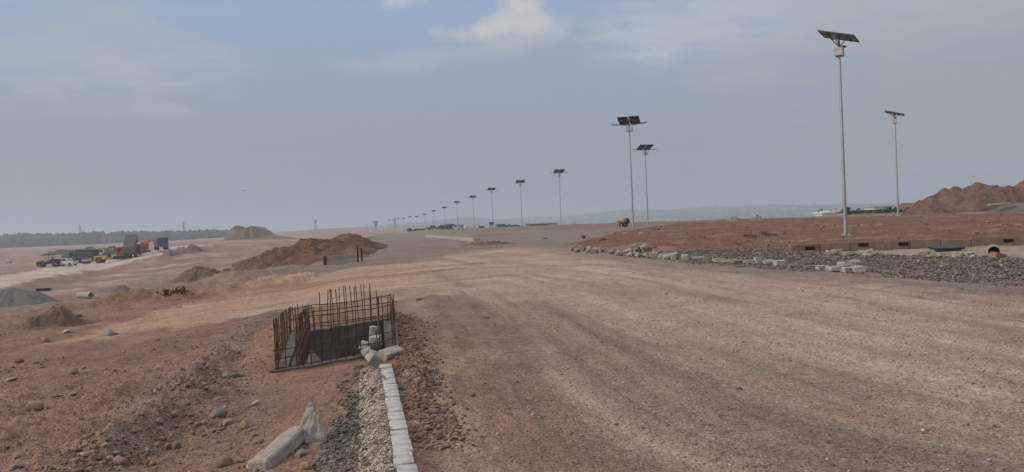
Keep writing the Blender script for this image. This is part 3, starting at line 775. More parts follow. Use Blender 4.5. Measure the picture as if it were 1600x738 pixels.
# ------------------------------------------------------------------ concrete pit and rebar cage
PV = [Vector((x, y, 0)) for x, y in PIT]
pc = sum(PV, Vector()) / 4
def pz_at(v): return hz(v.x + (v.x - pc.x) * .12, v.y + (v.y - pc.y) * .12)
zrim = [pz_at(v) for v in PV]
def rim(i, t, inset=0.0):
    a, b_ = PV[i], PV[(i + 1) % 4]
    d = (b_ - a).normalized(); n = Vector((-d.y, d.x, 0))      # inwards for this winding
    if n.dot(pc - a) < 0: n = -n
    p = a + (b_ - a) * t + n * inset
    p.z = pz_at(a + (b_ - a) * t)
    return p
pit = thing('concrete_pit', 'open grey concrete drain pit sunk in the ground inside the rusty rebar cage', 'drain pit', (pc.x, pc.y, min(zrim)))
zb = min(zrim) - 0.62
for i in range(4):
    a, b_ = rim(i, 0, -.06), rim(i, 1, -.06); a2, b2 = rim(i, 0, .13), rim(i, 1, .13)
    # clip the inner ends so that neighbouring walls butt together
    d = (b_ - a).normalized()
    a2 += d * 0.13; b2 -= d * 0.13; a -= d * 0.06; b_ += d * 0.06
    m = MB(); top = .025
    NS_ = 14; vs = []; fs_ = []
    for k in range(NS_ + 1):
        t = k / NS_; o_ = a + (b_ - a) * t; n_ = a2 + (b2 - a2) * t
        zt = max(hz(o_.x, o_.y), hz(o_.x + (o_.x - n_.x) * .6, o_.y + (o_.y - n_.y) * .6)) + top
        for p_, z_ in ((o_, zt), (o_, zb), (n_, zb), (n_, zt)): vs.append((p_.x - pc.x, p_.y - pc.y, z_ - min(zrim)))
        if k:
            q_ = (k - 1) * 4
            fs_ += [(q_ + j, q_ + (j + 1) % 4, q_ + 4 + (j + 1) % 4, q_ + 4 + j) for j in range(4)]
    fs_ += [(0, 1, 2, 3), (NS_ * 4 + 3, NS_ * 4 + 2, NS_ * 4 + 1, NS_ * 4)]
    m.add(vs, fs_)
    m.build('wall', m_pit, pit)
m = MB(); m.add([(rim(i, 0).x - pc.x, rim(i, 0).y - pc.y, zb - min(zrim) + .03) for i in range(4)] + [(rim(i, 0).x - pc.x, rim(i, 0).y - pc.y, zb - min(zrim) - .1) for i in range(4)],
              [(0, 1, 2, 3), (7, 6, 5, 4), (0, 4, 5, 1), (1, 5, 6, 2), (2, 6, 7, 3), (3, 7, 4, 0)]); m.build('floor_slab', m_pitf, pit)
led = MB(); q0, q1 = rim(3, 0.06, .14), rim(3, .94, .14); q2, q3 = rim(3, .94, .46), rim(3, .06, .46)
led.add([(p.x - pc.x, p.y - pc.y, z - min(zrim)) for p, z in ((q0, q0.z - .03), (q1, q1.z - .03), (q2, q2.z - .42), (q3, q3.z - .42), (q0, zb + .04), (q1, zb + .04), (q2, zb + .04), (q3, zb + .04))],
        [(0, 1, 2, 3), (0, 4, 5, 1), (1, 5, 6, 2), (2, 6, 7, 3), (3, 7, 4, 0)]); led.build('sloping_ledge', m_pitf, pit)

cage = thing('rebar_cage', 'rusty open rebar cage standing round the concrete pit at the kerb end', 'rebar cage', (pc.x, pc.y, min(zrim)))
C0 = Vector((pc.x, pc.y, min(zrim)))
def bar(name, pts, r=0.0072):
    m = MB(); m.path([Vector(p) - C0 for p in pts], r, 6); m.build(name, m_rust, cage)
def curtain(i, inset, n, hfun, levels, t0=0.02, t1=0.98):
    jt = .35 if i in (1, 3) else 1.0
    tops = []
    for k in range(n):
        t = t0 + (t1 - t0) * k / (n - 1) + random.uniform(-.01, .01)
        p = rim(i, t, inset); h = max(.12, hfun(t) + random.uniform(-.03, .03) * jt - p.z)
        lean = Vector((random.uniform(-.03, .03), random.uniform(-.03, .03), 0)) * jt
        bar('vertical_bar', [p + Vector((0, 0, -.25)), p + Vector((0, 0, h * .5)) + lean * .3, p + lean + Vector((0, 0, h))])
    for lv in levels:
        pts = []
        for k in range(6):
            t = k / 5 * (t1 - t0 + .06) + t0 - .03
            p = rim(i, t, inset + .012); pts.append(p + Vector((0, 0, lv + random.uniform(-.012, .012))))
        bar('horizontal_bar', pts, 0.0065)
# edge order: 0 front, 1 right, 2 back, 3 left
curtain(0, 0.0, 15, lambda t: .50 - .24 * sm(0.05, .2, t) + .24 * sm(.85, .97, t), (.05, .17, .28))
curtain(1, -0.01, 12, lambda t: .52 + .03 * t, (.06, .24))
curtain(1, 0.20, 11, lambda t: .53 + .03 * t, (.08, .26))
curtain(2, 0.0, 16, lambda t: .74 - .20 * sm(.70, .78, t) - .18 * sm(.22, .14, t), (.06, .22, .38))
curtain(2, 0.18, 13, lambda t: .76 - .22 * sm(.66, .72, t) - .18 * sm(.22, .14, t), (.12, .30))
curtain(3, 0.0, 15, lambda t: .53, (.06, .22, .36))
curtain(3, 0.27, 15, lambda t: .54, (.10, .26, .38))

# ------------------------------------------------------------------ broken concrete in the foreground
def chunk(px, py, verts, faces, name, lb, cat, m_, seed=1, sub=3, sink=0.03, rough=0.012):
    import bmesh
    bm = bmesh.new(); vv = [bm.verts.new(v) for v in verts]
    bmesh.ops.convex_hull(bm, input=vv)
    bmesh.ops.bevel(bm, geom=bm.edges[:], offset=0.012, segments=1, affect='EDGES')
    bmesh.ops.triangulate(bm, faces=bm.faces[:])
    for _ in range(sub): bmesh.ops.subdivide_edges(bm, edges=bm.edges[:], cuts=1, use_grid_fill=True)
    r_ = np.random.default_rng(seed); off = r_.uniform(0, 40, 2)
    co = np.array([v.co[:] for v in bm.verts])
    n1_ = (fbm(co[:, 0] * 18 + off[0], co[:, 1] * 18 + off[1], 4, .6) + fbm(co[:, 1] * 18 + 3, co[:, 2] * 18 + off[1], 4, .6) + fbm(co[:, 2] * 18 + off[0], co[:, 0] * 18 + 5, 4, .6)) * .6
    bm.normal_update()
    for v, q in zip(bm.verts, n1_): v.co += v.normal * float(q) * rough
    bm.verts.index_update()
    me = bpy.data.meshes.new(name); bm.to_mesh(me); bm.free(); me.materials.append(m_)
    me.polygons.foreach_set('use_smooth', [True] * len(me.polygons)); me.set_sharp_from_angle(angle=R(32))
    o = bpy.data.objects.new(name, me); COL.objects.link(o)
    p = on(px, py); o.location = (p.x, p.y, p.z - sink)
    return tag(o, lb, cat)
chunk(491, 688, [(-.115, -.03, .13), (.10, -.06, .02), (-.04, -.08, 0), (.115, .0, .11), (-.03, .03, .335), (.02, .0, .29), (.10, .12, .0), (-.08, .14, .0), (-.10, .06, .16)], None,
      'concrete_chunk', 'pointed pale concrete chunk standing upright on the gravel left of the kerb', 'concrete chunk', m_chunk, 5, rough=.010)
o = chunk(438, 712, [(-.085, -.30, -.05), (.085, -.32, -.05), (-.08, .30, -.05), (.09, .27, -.05), (-.085, -.30, .055), (.085, -.31, .055), (-.075, .28, .05), (.085, .31, .055)], None,
          'concrete_slab', 'long broken concrete slab lying on stones below the pointed chunk', 'concrete slab', m_chunk, 8, sink=-.05, rough=.007)
o.rotation_euler = (R(10), R(-8), R(-15))

# ------------------------------------------------------------------ single stones in the foreground
STONES = [
    (49, 641, 25, 13, m_rocko, 'smooth bright orange stone lying alone at the far left of the red ground'),
    (68, 536, 11, 10, m_rocko, 'round tan stone on the far edge of the red ground near the spoil heap'),
    (112, 585, 14, 10, m_rockp, 'brownish stone on the furrow above the bright orange stone'),
    (26, 568, 13, 6, m_red, 'flat dark red stone near the left edge, above the furrow'),
    (14, 597, 17, 6, m_rocko, 'flat tan stone at the left edge, upper of the furrow'),
    (337, 654, 28, 14, m_rockg, 'flat grey brown stone on the stony ridge, largest of the upper cluster'),
    (380, 672, 17, 14, m_rocko, 'squarish orange brown stone right of the stony ridge'),
    (354, 666, 20, 11, m_rockp, 'flat pale brown stone between the grey ridge stone and the orange one'),
    (318, 664, 10, 8, m_rocko, 'small tan stone at the left foot of the flat grey ridge stone'),
    (347, 731, 30, 18, m_rock, 'large rounded brown stone at the bottom of the picture, right of the stony ridge'),
    (273, 704, 14, 15, m_rock, 'upright reddish stone on the stony ridge near the bottom'),
    (261, 703, 12, 10, m_rock, 'dark brown stone touching the upright reddish stone'),
    (183, 727, 18, 12, m_rockp, 'pale stone near the bottom edge, middle of the red ground'),
    (178, 713, 13, 8, m_rockg, 'grey stone just above the pale bottom edge stone'),
    (407, 716, 22, 11, m_rockp, 'rounded pale brown stone left of the long concrete slab'),
    (392, 733, 22, 9, m_concp, 'flat whitish stone at the bottom beside the long concrete slab'),
    (399, 634, 15, 9, m_concp, 'small whitish angular stone on the smooth red patch'),
    (246, 663, 14, 8, m_rock, 'reddish brown stone on open red ground left of the stony ridge'),
    (351, 592, 14, 9, m_rockp, 'tan stone at the top of the stony ridge, left of its dark neighbour'),
    (367, 591, 12, 9, m_rockg, 'dark grey stone at the top of the stony ridge'),
    (26, 718, 14, 8, m_rockp, 'pale stone near the bottom left corner'),
    (21, 736, 20, 9, m_rock, 'brown stone in the very bottom left corner'),
    (476, 735, 18, 12, m_rocko, 'orange brown stone under the low end of the concrete slab, beside gravel'),
    (469, 716, 22, 12, m_rockg, 'grey stone wedged below the pointed concrete chunk'),
    (538, 664, 9, 8, m_rocko, 'small ochre stone alone on the grey gravel strip'),
    (757, 498, 16, 3, m_rockg, 'dark flat clod on the road near the crumbling shoulder'),
    (656, 470, 20, 6, m_rockg, 'dark flat slab fragment on top of the crumbling red shoulder'),
    (101, 521, 13, 5, m_concp, 'short pale slab at the far edge of the red ground')]
for i, (px, py, w, h, m_, lb) in enumerate(STONES):
    p = on(px, py); Dp = math.hypot(p.x, p.y); s = Dp / F_PX
    m = MB(); hh = h * s * 1.25
    m.rock((0, 0, 0), (w * s, w * s * random.uniform(.7, 1.0), hh), 100 + i, 2, 0.2, rot=(random.uniform(-.15, .15), random.uniform(-.15, .15), random.uniform(-.5, .5)))
    o = m.build('stone', m_, loc=(p.x, p.y + w * s * .4, p.z + hh * 0.22), smooth=True); tag(o, lb, 'stone')
p = on(173, 524); m = MB(); s = p.y / F_PX; m.rock((0, 0, 2 * s), (24 * s, 18 * s, 17 * s), 77, 3, .1, rot=(0.1, .5, .4))
tag(m.build('concrete_chunk', m_conc, loc=p, smooth=False), 'grey angular concrete lump on the far rim of the red ground beside the ochre track', 'concrete chunk')

# ------------------------------------------------------------------ heaps
def mound(name, lb, cat, c, rx, ry, h, rot, seed, m_, rough=0.18, power=1.0, n=(44, 120), flat=0.0, skew=0.0, zoff=0.0, fs=1.0):
    r_ = np.random.default_rng(seed); off = r_.uniform(0, 60, 2)
    t = np.linspace(0, 1, n[0]); a = np.linspace(0, 2 * np.pi, n[1], endpoint=False)
    T, Aa = np.meshgrid(t, a, indexing='ij')
    edge = 1 + 0.22 * perlin(np.cos(Aa) * 1.5 + off[0], np.sin(Aa) * 1.5 + off[1]) + 0.10 * perlin(np.cos(Aa) * 5 + off[1], np.sin(Aa) * 5 + off[0])
    lx = T * rx * np.cos(Aa) * edge; ly = T * ry * np.sin(Aa) * edge
    prof = np.clip(1 - T, 0, 1) ** power
    prof = prof * prof * (3 - 2 * prof) * 0.55 + prof * 0.45
    if flat: prof = np.minimum(prof, 1 - flat) / (1 - flat)
    sz = max(min(rx, ry), .4) * fs
    nz = fbm(lx / sz * 1.3 + off[0], ly / sz * 1.3 + off[1], 6, 0.55)
    zz = h * prof * (1 + skew * lx / rx) * (1 + 0.38 * fbm(lx / sz * .8 + off[1], ly / sz * .8, 2)) + h * rough * nz * np.minimum(prof * 4, 1)
    ca, sa = math.cos(rot), math.sin(rot)
    wx = c[0] + lx * ca - ly * sa; wy = c[1] + lx * sa + ly * ca
    g = H(wx.ravel(), wy.ravel()).reshape(wx.shape)
    z0 = float(np.min(g[-1]))
    wz = np.where(T > .999, g - 0.25 - .1 * h, g * (1 if True else 0) + zz + zoff - 0.02)
    vs = np.stack([wx - c[0], wy - c[1], wz - hz(*c[:2])], -1)
    me = bpy.data.meshes.new(name)
    N = n[1]; fs_ = []
    for i in range(1, n[0] - 1):
        for j in range(N):
            k2 = (j + 1) % N; fs_.append((i * N + j, (i + 1) * N + j, (i + 1) * N + k2, i * N + k2))
    for j in range(N): fs_.append((0, N + j, N + (j + 1) % N))
    fs_.append(tuple((n[0] - 1) * N + j for j in range(N))[::-1])
    me.from_pydata(vs.reshape(-1, 3).tolist(), [], fs_); me.validate()
    me.polygons.foreach_set('use_smooth', [True] * len(me.polygons)); me.materials.append(m_)
    o = bpy.data.objects.new(name, me); COL.objects.link(o); o.location = (c[0], c[1], hz(*c[:2]))
    return tag(o, lb, cat)
def pmound(name, lb, cat, px, py, wpx, hpx, asp, seed, m_, rough=.15, **kw):
    c = on(px, py); s = math.hypot(c.x, c.y) / F_PX
    return mound(name, lb, cat, (c.x, c.y + wpx * s * .5 * asp * .7), wpx * s * .56, wpx * s * .56 * asp, hpx * s * 1.05, 0.0, seed, m_, rough, **kw)
def at_depth(px, Y): x = X_on(px, Y, 0); return (x, Y)
mound('dirt_mound', 'long high ridge of red dirt along the left edge of the road', 'dirt mound', (-14.4, 56), 17.5, 5.0, 1.25, R(101), 3, m_redd, 0.27, 0.75, n=(90, 300), fs=.45)
pmound('dirt_mound', 'pointed brown dirt heap in front of the pale slabs on the low plain', 'dirt mound', 298, 442, 82, 21, .8, 5, m_brown, .13)
pmound('gravel_heap', 'smooth grey gravel heap cut by the left edge of the picture', 'gravel heap', 2, 478, 95, 19, .8, 9, m_grav, .05)
pmound('dirt_mound', 'low red brown spoil heap beside the short dark pipe', 'dirt mound', 64, 513, 100, 25, .7, 12, m_brown, .13, fs=.5)
pmound('dirt_mound', 'faint low grey heap right of the long pale pipe', 'dirt mound', 180, 456, 50, 8, .8, 13, m_greysoil, .12)
pmound('dirt_mound', 'small pointed heap near the far end of the haul road', 'dirt mound', 300, 393, 26, 9, .8, 14, m_brown, .1)
c = at_depth(392, 400); mound('earth_hill', 'high flat topped earth hill on the left horizon', 'earth hill', c, 14, 9, 5.8, 0, 15, m_brown, 0.07, 0.62, flat=.45, skew=-.22)
c = at_depth(432, 380); mound('earth_hill', 'low rounded earth hill right of the flat topped one', 'earth hill', c, 15, 9, 1.8, 0, 16, m_brown, 0.12)
c = at_depth(148, 290); mound('overgrown_mound', 'dark overgrown mound behind the parked machines', 'mound', c, 12, 7, 3.0, 0, 17, m_scrub, 0.3, 0.9)
c = at_depth(98, 330); mound('overgrown_mound', 'lower dark overgrown mound left of the other, below the far wood', 'mound', c, 10, 7, 2.0, 0, 18, m_scrub, 0.3, 0.9)
c = at_depth(1548, 88); mound('earth_mound', 'big bulldozed red brown earth mound at the right edge of the site', 'earth mound', c, 8.8, 5.0, 2.35, 0.0, 28, m_red, 0.075, 0.50, n=(110, 320), flat=.34, skew=.16, fs=.36)
c = at_depth(1615, 74); mound('gravel_heap', 'dark grey gravel heap in front of the big red brown mound', 'gravel heap', c, 4.2, 2.2, 0.95, 0, 20, m_grav, 0.08, 0.7)
c = at_depth(1448, 80); mound('dirt_mound', 'low red spoil tongue at the left foot of the big earth mound', 'dirt mound', c, 3.6, 2.0, 0.75, 0, 22, m_red, 0.2)
c = on(1147, 345); mound('rubble_heap', 'low speckled rubble heap on the skyline, left of its twin', 'rubble heap', c[:2], 0.9, 0.6, 0.42, 0, 23, m_rub, 0.22, fs=.5)
c = on(1184, 344.5); mound('rubble_heap', 'low speckled rubble heap on the skyline, right of its twin', 'rubble heap', c[:2], 0.9, 0.6, 0.45, 0, 24, m_rub, 0.22, fs=.5)
c = on(765, 382); mound('dirt_mound', 'low dirt bank at the tip of the pale road island kerb', 'dirt mound', c[:2], 1.9, 0.9, 0.22, -0.2, 25, m_brown, 0.4, fs=.5)

# pale plank on the grey gravel heap
p = Vector((X_on(1562, 73.4), 73.4, 0)); p.z = hz(p.x, p.y) + .86
m = MB(); m.box((0, 0, 0), (2.1, .5, .12), rot=(0, R(-2), 0), bev=.02); tag(m.build('plank', m_concp, loc=p), 'pale flat plank lying on the dark gravel heap at right', 'plank')

# ------------------------------------------------------------------ pipes
def pipe(px, py, Lp, rp, az, lb, m_=m_concp):
    p = on(px, py); s = math.hypot(p.x, p.y) / F_PX; L = Lp * s; rr = rp * s; t = thing('concrete_pipe', lb, 'pipe', p, az)
    m = MB(); m.ring((-L / 2, 0, rr * .95), (L / 2, 0, rr * .95), rr, rr * .78, 24); m.build('barrel', m_, t, smooth=True)
    m = MB(); m.ring((L / 2 - .18 * L, 0, rr * .95), (L / 2 + .01, 0, rr * .95), rr * 1.12, rr * .80, 24); m.build('socket', m_, t, smooth=True)
pipe(133, 466, 25, 4.2, R(-25), 'long pale concrete pipe with its dark open end facing right')
pipe(118, 496, 16, 3.0, R(-140), 'short brown concrete pipe beside the spoil heap', m_conc)

# ------------------------------------------------------------------ slabs and headwalls on the plain
for px, py, sz, az, lb in ((332, 425, (17, 8, 3), .2, 'pale slab nearest the brown heap on the plain'), (345, 424.5, (15, 7, 2.6), .1, 'pale slab in the middle behind the brown heap'),
                           (353, 423, (10, 7, 4.5), .5, 'pale slab at the right end behind the brown heap')):
    p = on(px, py); sz = [q * math.hypot(p.x, p.y) / F_PX for q in sz]; m = MB(); m.box((0, 0, sz[2] / 2), sz, bev=.03, jit=.02); tag(m.build('concrete_slab', m_concp, loc=p, rot=(0, 0, az)), lb, 'concrete slab')
for px, py, lb in ((261, 399, 'square grey concrete block at the near corner of the haul road culvert'), (283, 395.5, 'square grey concrete block at the far corner of the haul road culvert')):
    p = on(px, py); m = MB(); m.box((0, 0, .6), (1.5, 1.0, 1.5), bev=.05, jit=.03); tag(m.build('concrete_block', m_conc, loc=p), lb, 'concrete block')
a = on(267, 398); b_ = on(280, 396); m = MB(); m.box(((b_ - a) / 2) + Vector((0, 0, .4)), ((b_ - a).length, .4, 1.1), rot=(0, 0, math.atan2((b_ - a).y, (b_ - a).x)), bev=.03)
tag(m.build('parapet', m_concp, loc=a), 'low pale parapet wall between the two grey culvert blocks', 'parapet')
p = on(68, 455); t = thing('culvert', 'dark culvert mouth below the haul road embankment', 'culvert', p, R(14))
m = MB(); m.box((0, .1, .40), (1.9, .3, .1), bev=.02); m.box((-.95, .1, .18), (.14, .3, .4), bev=.02); m.box((.95, .1, .18), (.14, .3, .4), bev=.02); m.build('headwall', m_conc, t)
m = MB(); m.box((0, .18, .17), (1.76, .12, .34)); m.build('opening_shade', m_dark, t)  # solid dark box, coloured as the shade inside the culvert mouth

# ------------------------------------------------------------------ plant and trucks on the plain (each faces +x in its own space)
def wheel(t, x, y, r, w, name='wheel'):
    m = MB(); m.tube((x, y - w / 2, r), (x, y + w / 2, r), r, n=20); o = m.build(name, m_tyre, t, smooth=True)
    m = MB(); m.tube((x, y - w / 2 - .02, r), (x, y + w / 2 + .02, r), r * .5, n=12); m.build('rim', m_steel, o)
def wins(t, parts):
    for c, s in parts:
        m = MB(); m.box(c, s, bev=.02); m.build('window', m_glass, t)
def cab(t, x, w, h0, h1, L, paint):
    m = MB(); m.prism([(x - L / 2, h0), (x + L / 2, h0), (x + L / 2, h0 + (h1 - h0) * .5), (x + L / 2 - .25, h1), (x - L / 2, h1)], -w / 2, w / 2); o = m.build('cab', paint, t)
    m = MB(); m.box((x + L / 2 - .09, 0, h0 + (h1 - h0) * .72), (.06, w * .86, (h1 - h0) * .4), rot=(0, R(-15), 0)); m.build('windscreen', m_glass, o)
    for s in (-1, 1):
        m = MB(); m.box((x, s * (w / 2 + .005), h0 + (h1 - h0) * .72), (L * .55, .02, (h1 - h0) * .36)); m.build('window', m_glass, o)
    m = MB(); m.box((x + L / 2 + .03, 0, h0 + .1), (.12, w, .28), bev=.03); m.build('bumper', m_steel, o)
def pickup(px, py, az, lb, paint=m_white):
    p = on(px, py); t = thing('pickup', lb, 'pickup', p, az)
    m = MB(); m.prism([(-2.5, .45), (2.4, .45), (2.45, .9), (1.2, 1.05), (.55, 1.72), (-.75, 1.76), (-.95, 1.1), (-2.5, 1.08)], -.88, .88); m.build('body', paint, t)
    wins(t, [((-.1, .885, 1.4), (1.1, .03, .42)), ((-.1, -.885, 1.4), (1.1, .03, .42)), ((.93, 0, 1.42), (.06, 1.5, .5))])
    for x in (-1.6, 1.55):
        for s in (-1, 1): wheel(t, x, s * .82, .36, .24)
    for s in (-1, 1):
        m = MB(); m.box((2.44, s * .68, .78), (.06, .3, .16), bev=.02); m.build('headlight', m_boxw, t)
    return t
def dump_truck(px, py, az, lb, paint, bed_paint, raised=0.0):
    p = on(px, py); t = thing('dump_truck', lb, 'truck', p, az)
    m = MB(); m.box((0, 0, .95), (7.2, .9, .3), bev=.04); m.build('chassis', m_black, t)
    cab(t, 2.7, 2.4, .95, 3.0, 1.9, paint)
    bd = MB(); hx, hz_ = -3.4, 1.15
    ou = [(-3.6, 1.2), (1.3, 1.2), (1.5, 2.7), (-3.3, 2.7)]
    ca, sa = math.cos(raised), math.sin(raised)
    ou = [(hx + (x - hx) * ca - (z - hz_) * sa, hz_ + (x - hx) * sa + (z - hz_) * ca) for x, z in ou]
    bd.prism(ou, -1.25, 1.25); o = bd.build('dump_bed', bed_paint, t)
    tg = MB(); tg.box((ou[0][0] * .5 + ou[3][0] * .5 - .06, 0, ou[0][1] * .5 + ou[3][1] * .5), (.12, 2.45, 1.3), rot=(0, -raised, 0), bev=.02); tg.build('tailgate', m_steel, o)
    for x in (2.6, -1.4, -2.75):
        for s in (-1, 1): wheel(t, x, s * 1.02, .52, .36)
    return t
def excavator(px, py, az, lb, swing, reach):
    p = on(px, py); t = thing('excavator', lb, 'excavator', p, az)
    for s in (-1, 1):
        m = MB(); m.box((0, s * 1.05, .45), (3.9, .55, .85), bev=.3); m.build('track', m_black, t)
    m = MB(); m.box((-.7, 0, 1.55), (3.0, 2.5, 1.15), bev=.12); m.box((-1.9, 0, 1.6), (.7, 2.5, 1.2), bev=.15); o = m.build('body', m_orange, t)
    m = MB(); m.box((.75, .7, 1.9), (1.5, 1.0, 1.9), bev=.1); c_ = m.build('cab', m_orange, t)
    for c, s in (((1.5, .7, 2.2), (.05, .8, 1.0)), ((.75, 1.21, 2.2), (1.1, .05, .9)), ((.75, .19, 2.3), (1.1, .05, .7))):
        m = MB(); m.box(c, s); m.build('window', m_glass, c_)
    e, k2, w_ = reach
    m = MB(); m.prism([(.6, 1.6), (.9, 2.1), (e[0] * .5 + .2, e[1] * .5 + 1.9), (e[0], e[1] + .2), (e[0] + .1, e[1] - .2), (e[0] * .5 + .5, e[1] * .5 + 1.2)], -.55, -.15); m.build('boom', m_orange, t)
    m = MB(); m.prism([(e[0] - .3, e[1] + .25), (e[0] + .3, e[1] + .15), (k2[0] + .15, k2[1]), (k2[0] - .15, k2[1])], -.5, -.2); m.build('stick', m_orange, t)
    m = MB(); m.prism([(k2[0] - .5, k2[1] + .1), (k2[0] + .3, k2[1] + .2), (k2[0] + .35, k2[1] - .5), (k2[0] - .3, k2[1] - .95), (k2[0] - .75, k2[1] - .5)], -.85, .15); m.build('bucket', m_steel, t)
    m = MB(); m.tube((.9, -.35, 1.9), (e[0] * .55, -.35, e[1] * .62), .09, n=8); m.build('hydraulic_ram', m_steel, t)
    return t
def roller(px, py, az, lb, paint, roof=True):
    p = on(px, py); t = thing('road_roller', lb, 'road roller', p, az)
    m = MB(); m.tube((1.7, -1.0, .72), (1.7, 1.0, .72), .72, n=28); m.build('drum', m_steel, t, smooth=True)
    m = MB(); m.box((1.7, 0, 1.0), (.3, 2.3, .2)); m.box((1.2, 1.12, .8), (1.9, .12, .3)); m.box((1.2, -1.12, .8), (1.9, .12, .3)); m.box((.3, 0, .9), (.5, 2.2, .5)); m.build('yoke', paint, t)
    m = MB(); m.box((-1.5, 0, 1.25), (2.4, 1.7, .85), bev=.15); m.build('engine_hood', paint, t)
    m = MB(); m.box((-.15, 0, 1.1), (.9, 1.5, .6), bev=.05); m.build('platform', m_black, t)
    if roof:
        m = MB(); m.box((-.2, 0, 2.75), (1.7, 1.6, .12), bev=.04); m.build('canopy', m_black, t)
        for sx in (-.85, .45):
            for sy in (-.68, .68):
                m = MB(); m.tube((sx, sy, 1.35), (sx, sy, 2.72), .045, n=6); m.build('canopy_post', m_black, t)
    m = MB(); m.box((-.35, 0, 1.65), (.5, .6, .12), bev=.04); m.box((-.58, 0, 1.95), (.12, .6, .6), bev=.04); m.build('seat', m_black, t)
    for s in (-1, 1): wheel(t, -1.5, s * .85, .72, .5)
    return t
def tractor(px, py, az, lb):
    p = on(px, py); t = thing('wheel_loader', lb, 'loader', p, az)
    m = MB(); m.box((-.6, 0, 1.2), (2.0, 1.4, .8), bev=.1); m.build('body', m_grime, t)
    cab(t, .5, 1.3, 1.1, 2.5, 1.1, m_white)
    m = MB(); m.prism([(1.6, .3), (2.4, .25), (2.3, .4), (1.9, 1.0), (1.6, 1.0)], -1.0, 1.0); m.build('bucket', m_grime, t)
    m = MB(); m.box((1.3, 0, .8), (1.4, .3, .2), rot=(0, R(15), 0)); m.build('lift_arm', m_yellow, t)
    for x in (-1.1, .9):
        for s in (-1, 1): wheel(t, x, s * .8, .5, .35)
roller(78, 417, R(190), 'small dark road roller standing farthest left of the parked machines', m_black)
pickup(104, 416, R(168), 'white pickup parked between the dark roller and the dark trucks')
dump_truck(122, 412, R(250), 'dark green dusty truck standing just right of the white pickup', m_green, m_green)
t = dump_truck(136, 407, R(240), 'dark truck with pale blue load cover behind the yellow roller', m_black, m_black)
m = MB(); m.box((-1.0, 0, 2.85), (4.8, 2.5, .3), bev=.1); m.build('load_cover', m_skyblue, t)
roller(147, 412, R(185), 'low yellow road roller in front of the dark trucks', m_yellow, roof=False)
tractor(163, 405, R(200), 'small pale loader between the yellow roller and the orange excavator')
e1 = excavator(192, 405, R(215), 'orange red excavator left of the tipped dump truck', 0, ((2.8, 2.8), (3.9, .9), 0))
dump_truck(208, 402, R(104), 'dark dump truck tipping its raised bed, seen from behind', m_black, m_grime, R(38))
e2 = excavator(219, 397.5, R(-12), 'orange red excavator reaching right with a long low boom behind the tipping truck', 0, ((4.6, 3.0), (7.4, .9), 0))
e2.scale = (1.1,) * 3
dump_truck(252, 391, R(-58), 'dark blue truck facing the camera alone on the haul road', m_blue, m_blue)
p = on(14, 411); t = thing('water_tank', 'small white tank standing alone at the far left', 'tank', p)
m = MB(); m.box((0, 0, .75), (1.2, 1.1, 1.1), bev=.12); m.build('tank_body', m_white, t); m = MB(); m.box((0, 0, .1), (1.3, 1.2, .2)); m.build('pallet', m_grime, t); m = MB(); m.tube((0, 0, 1.28), (0, 0, 1.38), .25, n=16); m.build('lid', m_black, t)
for px, py, s, lb in ((176, 405.5, 1.6, 'small brown earth lump left of the orange excavator'), (171, 404.5, 1.1, 'smaller brown earth lump beside the pale loader')):
    c = on(px, py); mound('dirt_mound', lb, 'dirt mound', c[:2], s, s * .7, s * .45, 0, int(px), m_brown, .2, n=(16, 40))

# ------------------------------------------------------------------ low cage beside the red ridge
a, b_ = on(511, 414), on(560, 409)
t = thing('rebar_cage', 'low second rebar cage with pale pegs and dark end posts beside the red ridge', 'rebar cage', a)
d = b_ - a
for k in range(17):
    q = d * (k / 16); m = MB(); m.tube(q + Vector((0, 0, -.1)), q + Vector((0, 0, .42)), .03, n=6); m.build('peg', m_concp, t)
for lv in (.12, .36):
    m = MB(); m.tube(Vector((0, 0, lv)), d + Vector((0, 0, lv)), .018, n=6); m.build('rail', m_concp, t)
for q, h in ((d * -.08, .42), (d * -.02, .42), (d * .99, .68), (d * 1.12, .64)):
    m = MB(); m.box(q + Vector((0, 0, h / 2 - .05)), (.07, .07, h + .1)); m.build('post', m_rust, t)

# ------------------------------------------------------------------ pale kerbs
def kerb_run(name, lb, pts, w, h, m_=m_concp, sink=.1, ret=False):
    base = pts[0]; m = MB()
    for a, b_ in zip(pts[:-1], pts[1:]):
        L = (b_ - a).length; n = max(1, int(L / 1.0))
        for k in range(n):
            p = a + (b_ - a) * ((k + .5) / n); p.z = hz(p.x, p.y)
            m.box(p - base + Vector((0, 0, h / 2 - sink / 2)), (L / n - .015, w, h + sink), rot=(0, 0, math.atan2((b_ - a).y, (b_ - a).x) + random.uniform(-.01, .01)), bev=.015)
    o = m.build(name, m_, loc=base); return tag(o, lb, 'kerb')
kerb_run('concrete_kerb', 'pale kerb bounding the small road island left of the junction', [on(668, 370.5), on(705, 373.5), on(745, 377)], .5, .22)
kerb_run('concrete_kerb', 'pale kerb running along the left road edge behind the red ridge', [Vector((KERB_A + KERB_B * y, y, 0)) for y in (52, 70, 90, 112)], .35, .2)
kerb_run('concrete_kerb', 'faint pale kerb far along the left of the road', [on(532, 366.5), on(552, 369), on(578, 372.5)], .8, .25)
KA, KB = on(1234, 392.5), on(1660, 380)
wall = thing('drain_kerb', 'long brown stained concrete kerb with dark drain gaps along the red island', 'kerb', KA)
d = KB - KA; az = math.atan2(d.y, d.x); L = Vector((d.x, d.y, 0)).length
zz0 = min(hz(*(KA + d * t)[:2]) for t in np.linspace(0, 1, 12))
m_stain = mat('stained_concrete', (.255, .185, .135), 0.92, 0, (.17, .115, .082), 3, 1.0, 0.4, 30)
n = 9
